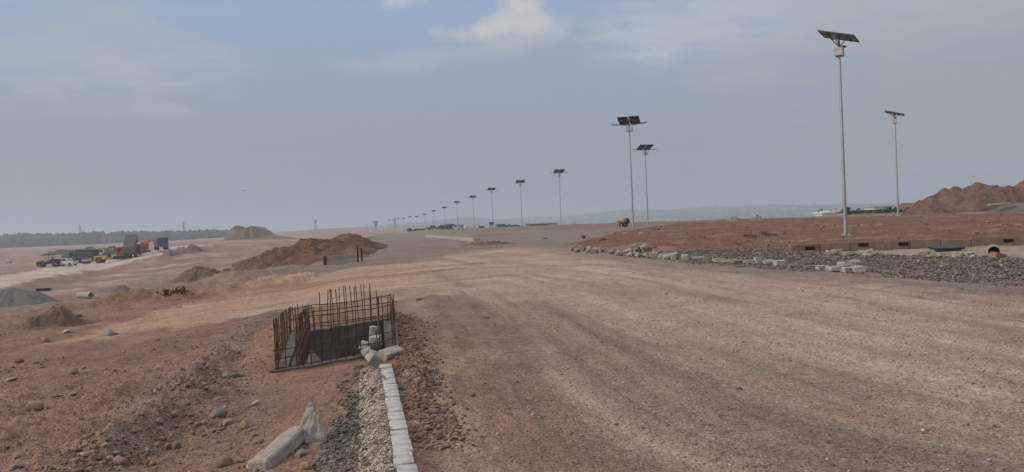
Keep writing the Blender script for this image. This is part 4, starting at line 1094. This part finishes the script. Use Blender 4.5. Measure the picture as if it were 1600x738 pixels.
for k in range(n):
    a, b_ = KA + d * (k / n), KA + d * ((k + 1) / n); p = (a + b_) / 2; p.z = hz(p.x, p.y)
    m = MB(); m.box((p - KA) + Vector((0, 0, .08)), ((Vector((b_.x - a.x, b_.y - a.y, 0))).length - .02, .22, .46), rot=(0, 0, az), bev=.02, jit=.008); m.build('kerb_section', m_stain, wall)
for px, py in ((1262, 391), (1345, 388.5), (1408, 387), (1571, 381.5)):
    p = min((KA + d * t for t in np.linspace(0, 1, 400)), key=lambda q: abs((q.x * rgt[0] + q.y * rgt[1]) / (q.y * fwd[1]) * F_PX + CX - px))
    nrm = Vector((d.y, -d.x, 0)).normalized(); q = Vector((p.x, p.y, hz(p.x, p.y))) - KA + nrm * .10
    m = MB(); m.box(q + Vector((0, 0, .19)), (.34, .06, .12), rot=(0, 0, az)); m.build('drain_gap_shade', m_dark, wall)  # dark boxes on the kerb face, coloured as shade in the gaps
p = on(1479, 392); t = thing('manhole_cover', 'dark flat manhole slab propped open before the stained kerb', 'manhole cover', p, R(3))
m = MB(); m.box((0, 0, .10), (1.0, .5, .06), rot=(R(6), 0, 0), bev=.01); m.build('cover_slab', m_black, t); m = MB(); m.box((0, .1, .02), (.9, .35, .1)); m.build('frame', m_conc, t)
p = on(1553, 402); t = thing('concrete_pipe', 'short upright grey pipe offcut with dark mouth at the right rubble', 'pipe', p, R(-120))
m = MB(); m.ring((-.18, 0, .17), (.18, 0, .17), .19, .145, 24); m.build('barrel', m_concp, t, smooth=True); m = MB(); m.tube((-.05, 0, .17), (.0, 0, .17), .145, n=20); m.build('mouth_shade', m_dark, t)  # dark disc in the barrel is painted shade of the open end
p = on(1559, 405); m = MB(); m.box((0, 0, .08), (.36, .24, .17), rot=(.1, .2, .3), bev=.02, jit=.02); tag(m.build('brick_block', mat('brick_brown', (.32, .175, .105), .9, 0, (.24, .12, .08), 5, .8, .4, 30), loc=p), 'reddish brown block leaning on the dark mouthed pipe offcut', 'block')

# ------------------------------------------------------------------ rubble and kerb blocks round the red island
def block(px, py, w, h, lb, grp=None, m_=None, dz=0.0, az=None, tilt=0.15, name='rubble_block', raw=False):
    p = on(px, py); s = p.y / F_PX; W_, Hh = w * s, h * s
    m = MB(); rt = (random.uniform(-tilt, tilt), random.uniform(-tilt, tilt), random.uniform(-.5, .5) if az is None else az)
    if raw: m.rock((0, 0, 0), (W_, W_ * .75, Hh * 1.2), int(px * 7 + py), 2, .12, rot=rt)
    else: m.box((0, 0, 0), (W_, W_ * random.uniform(.55, .9), Hh), rot=rt, bev=.03, jit=.035 * min(1, W_ * 2))
    o = m.build(name, m_ or random.choice((m_conc, m_rub, m_rub, m_concp)), loc=(p.x, p.y, p.z + Hh * .42 + dz))
    return tag(o, lb, 'rubble block', grp)
G1 = 'broken blocks tipped along the near edge of the red island'
L1 = 'broken pale block in the rubble row along the near edge of the red island'
random.seed(21)
for k in range(52):
    t = random.random() ** 0.9
    px = 888 + 168 * t; py = 391 + 13.5 * t + random.uniform(-3.0, 2.4)
    block(px, py, random.uniform(8, 14), random.uniform(4.5, 8), L1, G1, raw=random.random() < .45, tilt=.35)
for k in range(14):
    block(random.uniform(988, 1016), random.uniform(396, 400), random.uniform(8, 12), random.uniform(5, 8), L1, G1, dz=random.uniform(.12, .30), tilt=.5, raw=random.random() < .4)
for px, py, w, h, lb in ((1052, 406, 8, 10, 'upright squared block at the right end of the tipped rubble, left one of two'), (1070, 407, 10, 10, 'upright squared block at the right end of the tipped rubble, right one of two'),
                         (1185, 411, 12, 10, 'squared upright kerb block standing in the gap between flat edging slabs'), (1202, 413, 17, 7, 'kerb block lying right of the squared upright one'), (1219, 415, 17, 8, 'kerb block lying second right of the squared upright one, end of that run'),
                         (1284, 423, 15, 9, 'first from left of four neat pale kerb blocks on the gravel edge'), (1305, 424.5, 24, 9, 'second from left of four neat pale kerb blocks on the gravel edge'),
                         (1325, 425, 17, 8.5, 'third from left of four neat pale kerb blocks on the gravel edge'), (1342, 425, 18, 9.5, 'rightmost of four neat pale kerb blocks on the gravel edge'),
                         (1327, 416, 30, 8, 'wide flat pale slab lying behind the four neat kerb blocks')):
    block(px, py, w, h, lb, m_=m_concp, az=random.uniform(-.15, .15), tilt=.05, name='kerb_block')
L2 = 'low flat slab edging the grey gravel bed, half buried'
for px, py, w, h in ((1090, 407, 22, 5), (1105, 409, 12, 7), (1123, 408.5, 18, 5), (1138, 409.5, 20, 4), (1153, 410, 16, 4), (1170, 411, 15, 4), (1240, 417, 16, 5), (1265, 420, 18, 5)):
    block(px, py, w, h, L2, 'flat slabs edging the gravel bed', tilt=.06, az=random.uniform(-.3, .1))
L3 = 'broken pale slab in the scattered pieces between gravel bed and stained kerb'
for k in range(40):
    px = random.choice((random.uniform(1270, 1375), random.uniform(1420, 1475), random.uniform(1470, 1550)))
    py = 394 + (px - 1300) * .020 + random.uniform(0, 7)
    block(px, py, random.uniform(8, 17), random.uniform(2.5, 5.5), L3, 'broken slabs before the stained kerb', raw=random.random() < .35, tilt=.3, m_=random.choice((m_conc, m_concp, m_concp, m_rockp)))
block(1304, 398, 17, 9, 'rounded brown boulder in front of a dark drain gap', m_=m_rocko, raw=True, name='boulder'); block(1182, 394, 16, 6, 'rounded brownish boulder sunk at the top of the gravel bed', m_=m_rock, raw=True, name='boulder')
for px, py, w, h, lb in ((1193, 367, 8, 6, 'dark tilted kerb piece on the open red island'), (1205, 368.5, 16, 4, 'pale flat slab right of the dark kerb piece on the red island'), (1171, 371, 18, 3, 'thin sunken slab left of the dark kerb piece on the red island'),
                         (978, 366, 10, 3, 'small pale slab at the foot of the island tip lamp'), (1002, 367, 7, 3, 'pale stone just right of the island tip lamp'), (912, 373, 6, 5, 'dark lump at the left tip of the red island'),
                         (724, 379.5, 8, 3, 'white broken kerb piece below the pale island kerb'), (852, 374, 6, 2, 'lone dark stone in the middle of the junction')):
    block(px, py, w, h, lb, m_=m_grime if 'dark' in lb else m_concp)

# ------------------------------------------------------------------ mixer, signboard, water tower
p = Vector((X_on(975, 80, .9), 80, 0)); p.z = hz(p.x, p.y)
t = thing('concrete_mixer', 'small ochre concrete mixer on wheels left of the island tip lamp', 'mixer', p)
m = MB(); m.tube((-.42, 0, .62), (0, 0, .72), .22, .36, 16); m.tube((0, 0, .72), (.34, 0, .8), .36, .2, 16); m.build('drum', m_mix, t, smooth=True)
m = MB(); m.box((0, .3, .38), (.9, .05, .08)); m.box((0, -.3, .38), (.9, .05, .08)); m.box((-.4, .3, .3), (.06, .06, .5)); m.box((-.4, -.3, .3), (.06, .06, .5)); m.box((.42, 0, .75), (.06, .6, .5)); m.build('frame', m_black, t)
m = MB(); m.box((.42, 0, .62), (.3, .42, .44), bev=.04); m.build('engine_box', m_black, t)
m = MB(); m.box((-.62, 0, .48), (.3, .5, .5), bev=.05); m.build('hopper', m_mix, t)
for s in (-1, 1): wheel(t, .1, s * .42, .24, .1)
p = Vector((X_on(768.5, 166, .6), 166, 0)); p.z = hz(p.x, p.y)
t = thing('signboard', 'dark navy signboard with one white strip on two posts by the road', 'signboard', p)
m = MB(); m.box((0, 0, .95), (.98, .06, .72), bev=.01); o = m.build('board', m_sign, t)
m = MB(); m.box((.08, -.034, .83), (.56, .008, .11)); m.build('white_strip', m_signw, o)
m = MB(); m.box((0, -.01, 1.335), (1.06, .05, .04)); m.build('top_rail', m_signw, o)
for s in (-1, 1):
    m = MB(); m.tube((s * .36, .05, -.1), (s * .36, .05, 1.2), .035, n=8); m.build('post', m_galv, t)
m = MB(); m.box((-.15, -.1, .12), (1.2, .5, .3), bev=.04); m.build('footing', m_concp, t)
Yt = 640; p = Vector((X_on(587, Yt, 0), Yt, 0)); p.z = hz(p.x, p.y)
d_ = xz_at(587, 345.5, Yt); topz = d_[1]; hh = topz - p.z
t = thing('water_tower', 'funnel shaped grey water tower alone on the hazy horizon', 'water tower', p)
m = MB(); m.tube((0, 0, -1), (0, 0, hh - 3.2), .95, .8, 20); m.build('shaft', m_wallg, t, smooth=True)
m = MB(); m.tube((0, 0, hh - 4.6), (0, 0, hh - .6), .8, 2.3, 28); m.tube((0, 0, hh - .6), (0, 0, hh), 2.35, 2.35, 28); m.build('tank', m_wallg, t, smooth=False)

# ------------------------------------------------------------------ houses, trees and vehicles beyond the crest
def house(px, Y, topy, w, dpt, hgt, wallm, roofm, lb, pitched=True, az=0.0, name='house'):
    x, tz = xz_at(px, topy, Y); g = hz(x, Y); base = min(g, tz - hgt)
    t = thing(name, lb, 'house', (x, Y, base), az); hh = tz - base
    ro = min(1.1, hgt * .3) if pitched else .25
    m = MB(); m.box((0, 0, (hh - ro) / 2), (w, dpt, hh - ro)); wl = m.build('wall', wallm, t)
    if pitched:
        m = MB(); m.add([(-w / 2 - .3, -dpt / 2 - .3, hh - ro), (w / 2 + .3, -dpt / 2 - .3, hh - ro), (w / 2 + .3, dpt / 2 + .3, hh - ro), (-w / 2 - .3, dpt / 2 + .3, hh - ro), (-w / 2 - .1, 0, hh), (w / 2 + .1, 0, hh)],
                        [(0, 1, 5, 4), (2, 3, 4, 5), (1, 2, 5), (3, 0, 4), (3, 2, 1, 0)]); m.build('roof', roofm, t)
    else:
        m = MB(); m.box((0, 0, hh - ro / 2), (w + .4, dpt + .4, ro)); m.build('roof', roofm, t)
    for k in (-.28, .28):
        m = MB(); m.box((k * w, -dpt / 2 - .01, hh - ro - 1.0), (w * .16, .05, .9)); m.build('window', m_glass, t)
    return t
def tree(px, Y, topy, h, wd, lb, m_=None, name='tree', flat=1.0, seed=0, grp=None):
    x, tz = xz_at(px, topy, Y); g = hz(x, Y); base = min(g, tz - h)
    t = thing(name, lb, 'tree' if name == 'tree' else 'shrub', (x, Y, base), 0, grp); H_ = tz - base
    r_ = np.random.default_rng(seed + int(px * 10))
    m = MB(); m.path([(0, 0, -.3), (.05 * wd, 0, H_ * .4), (-.03 * wd, 0, H_ * .75)], max(.06, wd * .035), 7); m.build('trunk', m_trunk, t)
    cr_ = MB(); ch = min(h * .75, H_ * .75) * flat
    nl = 260
    V = r_.normal(size=(nl, 3)); V /= np.linalg.norm(V, axis=1)[:, None]; V *= (r_.uniform(.25, 1, nl) ** .5)[:, None]
    cl = r_.normal(size=(9, 3)) * .45
    for k in range(nl):
        q = V[k] * .62 + cl[k % 9]; q = q / max(1, np.linalg.norm(q))
        c_ = np.array([q[0] * wd / 2, q[1] * wd / 2, H_ - ch / 2 + q[2] * ch / 2]); s = wd * r_.uniform(.05, .12)
        a_ = r_.normal(size=3); a_ /= np.linalg.norm(a_); b2_ = np.cross(a_, r_.normal(size=3)); b2_ /= np.linalg.norm(b2_)
        cr_.add([c_ - a_ * s, c_ - b2_ * s * .7, c_ + a_ * s, c_ + b2_ * s * .7], [(0, 1, 2, 3)])
    cr_.build('crown', m_ or m_leaf, t)
    return t
house(1437, 125, 316.5, 5.6, 5, 3.2, m_wallw, m_roofr, 'low house with rust red roof peeking out left of the big earth mound')
house(1287, 118, 331.5, 1.6, 3, 2.4, m_wallw, m_wallw, 'small white flat roofed hut on the skyline, left of two', False)
house(1297, 120, 329.5, 1.3, 3, 2.6, m_wallw, m_wallw, 'small white flat roofed hut on the skyline, right of two', False)
house(1372, 150, 322.5, 3.4, 4, 3, m_wallw, m_wallg, 'faint pale hut beside the green bushes left of the thin panel lamp', False)
house(1340, 135, 329.0, 5.0, 4, 2.6, m_wallg, m_black, 'low dark roofed shed on the skyline right of the nearest lamp', False)
for px, Y, ty, h, wd, lb, nm, fl in ((1283, 122, 326.5, 4, 1.5, 'dark bushy tree above the left white hut', 'tree', 1), (1296, 124, 328, 3, 1.2, 'dark small tree above the right white hut', 'tree', 1), (1307, 126, 327, 3.4, .8, 'narrow dark tree right of the white huts', 'tree', 1),
                              (1325, 130, 323.5, 4.5, 1.9, 'flat topped dark tree just right of the nearest lamp pole', 'tree', .4), (1342, 132, 326, 3.4, 1.6, 'small round dark tree above the dark roofed shed', 'tree', .8), (1357, 128, 331, 2, 1.6, 'low dark bush right of the dark roofed shed', 'shrub', .8),
                              (1375, 120, 326, 2.6, 1.9, 'low bright green bush left of the thin panel lamp', 'shrub', .8), (1389, 118, 322.5, 3, 2.6, 'wide green bush just left of the thin panel lamp', 'shrub', .8), (1412, 122, 324, 2.4, 2.4, 'green bush just right of the thin panel lamp', 'shrub', .7)):
    tree(px, Y, ty, h, wd, lb, name=nm, flat=fl)
GB = 'low bushes along the hazy crest behind the lamps'
for px, ty in ((690, 352), (703, 351.5), (752, 353), (786, 350.5), (793, 351), (806, 352), (822, 350.5), (833, 351), (846, 350), (858, 352), (640, 357), (655, 357.5), (672, 355.5), (902, 351), (868, 351.5)):
    tree(px, 330 + (px * 7) % 60, ty, 2.6, 3.0 + (px % 4), 'low dark bush among those along the hazy crest behind the lamps', m_leafd, 'shrub', .8, grp=GB)
house(812, 360, 351, 5, 4, 3, m_wallw, m_wallg, 'pale cream house on the crest just left of the lone signboard neighbour lamp', True)
house(844, 380, 349.5, 16, 5, 3, m_wallg, m_green, 'long low dark roofed house on the crest right of the cream one', False)
house(895, 420, 349.5, 3.5, 4, 3, m_wallw, m_roofr, 'tiny white house on the crest just right of the lone middle lamp', True)
house(720, 420, 351.5, 3.2, 4, 3, m_skyblue, m_wallg, 'faint bluish house left of the round cream tank', False)
house(781, 500, 347.5, 6, 6, 4, m_wallg, m_wallg, 'hazy two storey house behind the signboard lamp', True)
x, tz = xz_at(728, 351.5, 400); t = thing('storage_tank', 'round cream storage tank on the crest left of the signboard', 'tank', (x, 400, tz - 3.6))
m = MB(); m.rock((0, 0, 2.3), (2.7, 2.7, 2.6), 4, 3, 0.0, rot=(0, 0, 0)); m = MB(); m.tube((0, 0, 1.2), (0, 0, 3.0), 1.25, n=24); m.tube((0, 0, 3.0), (0, 0, 3.5), 1.25, .5, n=24); m.build('tank_body', m_cream, t, smooth=True)
for sx in (-.8, .8):
    for sy in (-.8, .8):
        m = MB(); m.tube((sx, sy, -2), (sx, sy, 1.25), .08, n=6); m.build('leg', m_galv, t)
pk = []
for px, Y, lb, pa in ((697, 300, 'dark parked car on the crest by the third lamp left of the signboard', m_black), (712, 302, 'white parked car on the crest near the cream tank', m_white), (703, 306, 'dark blue parked car between the dark and the white car', m_blue), (676, 290, 'dark green parked car at the far end of the pale island kerb', m_green)):
    x = X_on(px, Y, .5); z = hz(x, Y)
    t = pickup(px, 357, R(170), lb, pa); t.name = 'parked_car'; t['category'] = 'car'; t.location = (x, Y, z)
p = Vector((X_on(376, 400), 400, 0)); d_ = xz_at(374, 356.2, 398)
t = thing('shelter', 'dark flat roofed shelter on top of the flat topped hill', 'shelter', (d_[0], 398, d_[1] - 2.0))
m = MB(); m.box((0, 0, 1.9), (5.2, 3, .3)); m.build('roof', m_black, t)
for sx in (-2, 0, 2):
    m = MB(); m.tube((sx, 0, -1.5), (sx, 0, 1.8), .14, n=6); m.build('post', m_black, t)

# ------------------------------------------------------------------ pylons, far wood, far town
def pylon(px, by, ty, Y, lb):
    x, tz = xz_at(px, ty, Y); _, bz = xz_at(px, by, Y); g = min(hz(x, Y), bz); h = tz - g
    t = thing('pylon', lb, 'pylon', (x, Y, g))
    m = MB(); w = 2.0
    for sx in (-1, 1):
        for sy in (-1, 1): m.tube((sx * w, sy * w, 0), (sx * .35, sy * .35, h), .20, .16, n=5)
    for k in range(8):
        z0, z1 = h * k / 8, h * (k + 1) / 8; a0 = w + (.35 - w) * k / 8; a1 = w + (.35 - w) * (k + 1) / 8
        for sy in (-1, 1): m.tube((-a0, sy * a0, z0), (a1, sy * a1, z1), .10, n=4); m.tube((a0, sy * a0, z0), (-a1, sy * a1, z1), .10, n=4)
    m.build('lattice_mast', m_steel, t)
    for f_, L_ in ((.8, 3.2), (.9, 2.6)):
        m = MB(); m.tube((-L_, 0, h * f_), (L_, 0, h * f_), .16, n=5); m.build('cross_arm', m_steel, t)
pylon(124.5, 372, 351, 1000, 'faint lattice pylon above the far wood at the left')
pylon(287, 368, 347, 1000, 'faint lattice pylon above the right end of the far wood')
pylon(493, 362, 343, 900, 'faint lattice pylon on the hazy rise left of the water tower')
pylon(617, 360, 339, 950, 'faint thin mast right of the water tower among the farthest lamps')

V1, F1 = ICO[1]
vs, fs_, nb_ = [], [], 0
r_ = np.random.default_rng(11)
for k in range(1500):
    px = r_.uniform(-140, 362); Y = r_.uniform(800, 1020)
    x = X_on(px, Y, 0); g = -1.6
    h = (16.5 - 7.0 * np.clip(px / 360, 0, 1)) * (r_.uniform(.55, 1.0) + .22 * float(perlin(np.array([px / 23.0]), np.array([Y / 90]))[0])) * Y / 1200 + 3.0
    for q in range(2):
        w = r_.uniform(3.5, 7); c_ = np.array([x + r_.uniform(-3, 3), Y + r_.uniform(-3, 3), g + h * (.62 if q else .35)])
        vv = V1 * (1 + r_.uniform(-.3, .3, (len(V1), 1))) * np.array([w / 2, w / 2, h * .42])
        vs.append(vv + c_); fs_.append(F1 + nb_); nb_ += len(V1)
me = bpy.data.meshes.new('far_wood'); me.from_pydata(np.concatenate(vs).tolist(), [], np.concatenate(fs_).tolist()); me.materials.append(m_leafd)
o = bpy.data.objects.new('far_wood', me); COL.objects.link(o); tag(o, 'dark blue green wood along the left horizon', 'wood', kind='stuff')
m = MB(); r_ = np.random.default_rng(5)
for k in range(260):
    px = r_.uniform(560, 1330); Y = r_.uniform(1700, 3000); x = X_on(px, Y, 10); g = float(H_smooth(np.array([x]), np.array([Y]))[0])
    w = r_.uniform(8, 22); w *= .6; h = r_.uniform(3, 6); m.box((x, Y, g + h / 2 - 1), (w, w * .8, h + 2))
o = m.build('far_town', m_wallg); tag(o, 'hazy pale town scattered over the far hills', 'town', kind='stuff')

# bird
d_ = ray(381.5, 298); q = Vector(d_) * 140 + Vector((0, 0, CAM_Z)); t = thing('bird', 'tiny dark bird gliding in the hazy sky above the flat topped hill', 'bird', q)
m = MB(); m.rock((0, 0, 0), (.18, .42, .15), 3, 2, 0, rot=(0, 0, 1.2)); m.build('body', m_black, t, smooth=True)
for s in (-1, 1):
    m = MB(); m.add([(0, -.06, .02), (0, .08, .02), (s * .36, .06, .09), (s * .38, -.02, .09), (0, -.06, .0), (0, .08, .0), (s * .36, .06, .08), (s * .38, -.02, .08)], [(0, 1, 2, 3), (7, 6, 5, 4), (0, 4, 5, 1), (1, 5, 6, 2), (2, 6, 7, 3), (3, 7, 4, 0)]); m.build('wing', m_black, t)
# dry stalks
for px, py, h, bend, lb in ((648, 728, .14, .22, 'curved dry straw stalk bending right beside the near kerb blocks'), (640, 676, .06, .10, 'short dry straw stalk lying by the kerb halfway along')):
    p = on(px, py); m = MB(); m.path([(bend * t * t * 1.4, .05 * t, h * math.sin(t * 1.9)) for t in np.linspace(0, 1, 8)], .0035, 5); tag(m.build('straw_stalk', m_straw, loc=p, smooth=True), lb, 'straw')
for px, py, w, lb in ((262, 463, .8, 'small green shrub on the bank above the ochre track, left one'), (284, 460, .7, 'small green shrub on the bank above the ochre track, right one')):
    p = on(px, py); tp = p.z + .45
    t = thing('shrub', lb, 'shrub', p); r_ = np.random.default_rng(int(px)); m = MB()
    for k in range(90):
        q = r_.normal(size=3) * np.array([w * .17, w * .18, .06]) + np.array([0, 0, .1]); s = r_.uniform(.025, .06); a_ = r_.normal(size=3); a_ /= np.linalg.norm(a_); b2_ = np.cross(a_, r_.normal(size=3)); b2_ /= np.linalg.norm(b2_)
        m.add([q - a_ * s, q - b2_ * s * .6, q + a_ * s, q + b2_ * s * .6], [(0, 1, 2, 3)])
    m.build('crown', m_leaf, t); m = MB(); m.tube((0, 0, -.1), (0, 0, .2), .02, n=6); m.build('stem', m_trunk, t)
# ------------------------------------------------------------------ loose stones nobody could count
def stone_mat(name, stops):
    m = bpy.data.materials.new(name); m.use_nodes = True; nt = m.node_tree; b = nt.nodes['Principled BSDF']
    b.inputs['Roughness'].default_value = .9; b.inputs['Specular IOR Level'].default_value = .2
    a = nt.nodes.new('ShaderNodeAttribute'); a.attribute_name = 'rnd'
    c = ramp_(nt, a.outputs['Fac'], stops)
    tc_ = nt.nodes.new('ShaderNodeTexCoord').outputs['Object']
    c = mixc(nt, c, maprange(nt, noise_(nt, tc_, 60, 3), .3, .7, .8, 1.15), 1.0, 'MULTIPLY')
    nt.links.new(c, b.inputs['Base Color']); return m
def scatter(name, lb, X, Y, size, m_, sub=0, seed=1, flat=(.45, .8), sink=.2):
    r_ = np.random.default_rng(seed); n = len(X); V, Fq = ICO[sub]; nv = len(V)
    Z = H(X, Y)
    shapes = []
    for k in range(24):
        v = V.copy()
        for _ in range(5):
            d = r_.normal(size=3); d /= np.linalg.norm(d); pr = v @ d; v -= np.outer(np.maximum(pr - r_.uniform(.5, .85), 0) * .9, d)
        shapes.append(v * (1 + r_.uniform(-.12, .12, (nv, 1))))
    shapes = np.array(shapes)[r_.integers(0, 24, n)]
    sc = np.stack([size * r_.uniform(.75, 1.25, n), size * r_.uniform(.6, 1.0, n), size * r_.uniform(flat[0], flat[1], n)], 1) / 2
    P = shapes * sc[:, None, :]
    a = r_.uniform(0, 2 * np.pi, n); t = r_.normal(0, .3, n)
    ct, st = np.cos(t)[:, None], np.sin(t)[:, None]
    y2 = P[:, :, 1] * ct - P[:, :, 2] * st; z2 = P[:, :, 1] * st + P[:, :, 2] * ct
    ca, sa = np.cos(a)[:, None], np.sin(a)[:, None]
    x3 = P[:, :, 0] * ca - y2 * sa; y3 = P[:, :, 0] * sa + y2 * ca
    co = np.stack([x3 + X[:, None], y3 + Y[:, None], z2 + (Z + sc[:, 2] * (1 - 2 * sink))[:, None]], -1).reshape(-1, 3)
    fq = (Fq[None] + (np.arange(n) * nv)[:, None, None]).reshape(-1, 3)
    me = bpy.data.meshes.new(name); me.vertices.add(len(co)); me.vertices.foreach_set('co', co.astype(np.float32).ravel())
    me.loops.add(fq.size); me.loops.foreach_set('vertex_index', fq.astype(np.int32).ravel())
    me.polygons.add(len(fq)); me.polygons.foreach_set('loop_start', np.arange(0, fq.size, 3, dtype=np.int32)); me.polygons.foreach_set('loop_total', np.full(len(fq), 3, np.int32))
    me.update(calc_edges=True)
    at_ = me.attributes.new('rnd', 'FLOAT', 'POINT'); at_.data.foreach_set('value', np.repeat(r_.random(n), nv).astype(np.float32))
    me.materials.append(m_); o = bpy.data.objects.new(name, me); COL.objects.link(o)
    return tag(o, lb, 'stones', kind='stuff')
def seen(X, Y, mgn=2.0):
    return np.abs(np.degrees(np.arctan2(X, Y))) < 36 + mgn
sr_ = np.random.default_rng(42)
ms_red = stone_mat('red_ground_stones', [(0, (.15, .09, .062)), (.3, (.225, .14, .098)), (.65, (.28, .182, .13)), (.92, (.33, .235, .175)), (1, (.42, .32, .245))])
ms_grey = stone_mat('grey_gravel_stones', [(0, (.075, .062, .052)), (.35, (.135, .112, .093)), (.7, (.19, .158, .131)), (.92, (.265, .222, .185)), (1, (.37, .32, .27))])
ms_road = stone_mat('road_chips', [(0, (.13, .10, .08)), (.4, (.19, .142, .11)), (.75, (.33, .26, .21)), (1, (.60, .53, .46))])
def density_pick(X, Y, p): k = sr_.random(len(X)) < p; return X[k], Y[k]
# left red ground
n = 90000; Y = 3.6 + 20 * sr_.random(n) ** 1.5; X = -0.95 * Y * sr_.random(n) - .3; u = kerb_u(X, Y)
cl = fbm(X / .8, Y / .8, 3); furb = gauss(u - 2.2 + .35 * fbm(X / 2.5, Y / 6.0, 2), .4) + .5 * gauss(u - 5.6, .35) + .4 * gauss(u - 8.6, .35)
ok = (u > 1.0) & (poly_sd(X, Y, PIT) < -.12) & (np.abs(polyline_ns(X, Y, P_TRACK)[0]) > 2.2)
X, Y = density_pick(X, Y, ok * np.clip(.10 + .26 * cl + .75 * furb, .02, 1))
s = np.exp(sr_.normal(np.log(.022), .55, len(X))); s = np.clip(s, .010, .095)
scatter('loose_stones', 'loose reddish stones over the bulldozed ground', X, Y, s, ms_red, 0, 2, sink=.34)
# small grey strip left of the kerb
n = 26000; Y = 3.8 + 5.2 * sr_.random(n); u = .04 + 1.35 * sr_.random(n); X = KERB_A + KERB_B * Y - u / _kn
lim = .62 - .07 * (Y - 5) - .24 * fbm(X / .5, Y / .5, 3)
mort = sm(.34, .22, u + .1 * fbm(X / .25, Y / .25, 3))
X, Y = density_pick(X, Y, (u < lim) * (1 - .97 * mort) * .6)
scatter('loose_gravel', 'grey crushed gravel in the strip left of the kerb', X, Y, np.clip(np.exp(sr_.normal(np.log(.022), .35, len(X))), .010, .05), ms_grey, 0, 3)
n = 9000; Y = 3.8 + 4.9 * sr_.random(n); u = .06 + .26 * sr_.random(n); X = KERB_A + KERB_B * Y - u / _kn
ms_mort = stone_mat('mortar_crumbs', [(0, (.32, .265, .21)), (.5, (.48, .405, .33)), (1, (.62, .53, .44))])
scatter('mortar_crumbs', 'pale crumbs of dry mortar against the kerb', X, Y, np.clip(np.exp(sr_.normal(np.log(.014), .4, n)), .007, .035), ms_mort, 0, 4)
# chips on the road
n = 60000; Y = 3.4 + 24 * sr_.random(n) ** 1.7; X = KERB_A + KERB_B * Y + .2 + (Y * .85 + 1.5) * sr_.random(n)
X, Y = density_pick(X, Y, np.clip(.14 + .22 * fbm(X / 1.5, Y / 1.5, 3), .03, 1))
scatter('road_chips', 'small stone chips spread over the gravel road', X, Y, np.clip(np.exp(sr_.normal(np.log(.0125), .5, len(X))), .006, .06), ms_road, 0, 5, sink=.25)
# dirt shoulder clods
n = 5200; Y = 5.5 + 8.5 * sr_.random(n); u = -.26 + sr_.normal(0, .13 + .014 * np.maximum(Y - 7, 0), n); X = KERB_A + KERB_B * Y - u / _kn
k = poly_sd(X, Y, PIT) < -.08; X, Y = X[k], Y[k]
scatter('dirt_clods', 'crumbling red clods on the road shoulder', X, Y, np.clip(np.exp(sr_.normal(np.log(.018), .5, len(X))), .008, .07), stone_mat('red_clods', [(0, (.13, .08, .056)), (.6, (.20, .125, .086)), (1, (.28, .19, .135))]), 1, 6)
# gravel beds at the red island
bx_ = np.array(Z_GRAV); n = 160000; X = sr_.uniform(bx_[:, 0].min() - 1, bx_[:, 0].max() + 1, n); Y = sr_.uniform(bx_[:, 1].min() - 1, bx_[:, 1].max() + 1, n)
sdv = poly_sd(X + .4 * fbm(X, Y, 2), Y, Z_GRAV); X, Y = density_pick(X, Y, sm(-.9, .5, sdv) * np.clip(.75 + .8 * fbm(X / 1.2, Y / 1.2, 3), .12, 1))
X, Y = X[:55000], Y[:55000]
scatter('loose_gravel', 'coarse grey gravel bed before the red island', X, Y, np.clip(np.exp(sr_.normal(np.log(.036), .48, len(X))), .016, .12), ms_grey, 0, 7)
bx_ = np.array(Z_ISLE); n = 3600; X = sr_.uniform(bx_[:, 0].min(), bx_[:, 0].max(), n); Y = bx_[:, 1].min() + (bx_[:, 1].max() - bx_[:, 1].min()) * sr_.random(n) ** 1.6
k = poly_sd(X, Y, Z_ISLE) > -.3; X, Y = X[k], Y[k]
scatter('dirt_clods', 'red clods strewn over the red island', X, Y, np.clip(np.exp(sr_.normal(np.log(.06), .5, len(X))), .03, .25), stone_mat('island_clods', [(0, (.14, .075, .05)), (.7, (.21, .115, .076)), (1, (.28, .18, .125))]), 1, 8)
# clods on the banks of the low ground
n = 9000; Y = 22 + 60 * sr_.random(n) ** 1.3; u = 9 + 40 * sr_.random(n); X = KERB_A + KERB_B * Y - u
X, Y = density_pick(X, Y, (np.abs(polyline_ns(X, Y, P_TRACK)[0]) > 6) * np.clip(.4 * fbm(X / 6, Y / 6, 3), 0, 1))
scatter('dirt_clods', 'brown clods over the banks of the low plain', X, Y, np.clip(np.exp(sr_.normal(np.log(.10), .5, len(X))), .04, .4), ms_red, 1, 9)
scn.view_settings.view_transform = 'Standard'; scn.view_settings.look = 'None'; scn.view_settings.exposure = 0.0; scn.view_settings.gamma = 1.0
scn.view_settings.use_curve_mapping = False
scn.cycles.use_denoising = True; scn.cycles.denoising_prefilter = 'ACCURATE'; scn.cycles.denoising_input_passes = 'RGB_ALBEDO_NORMAL'
scn.cycles.max_bounces = 6; scn.cycles.diffuse_bounces = 3; scn.cycles.volume_bounces = 1
scn.cycles.transparent_max_bounces = 8
bpy.context.view_layer.update()
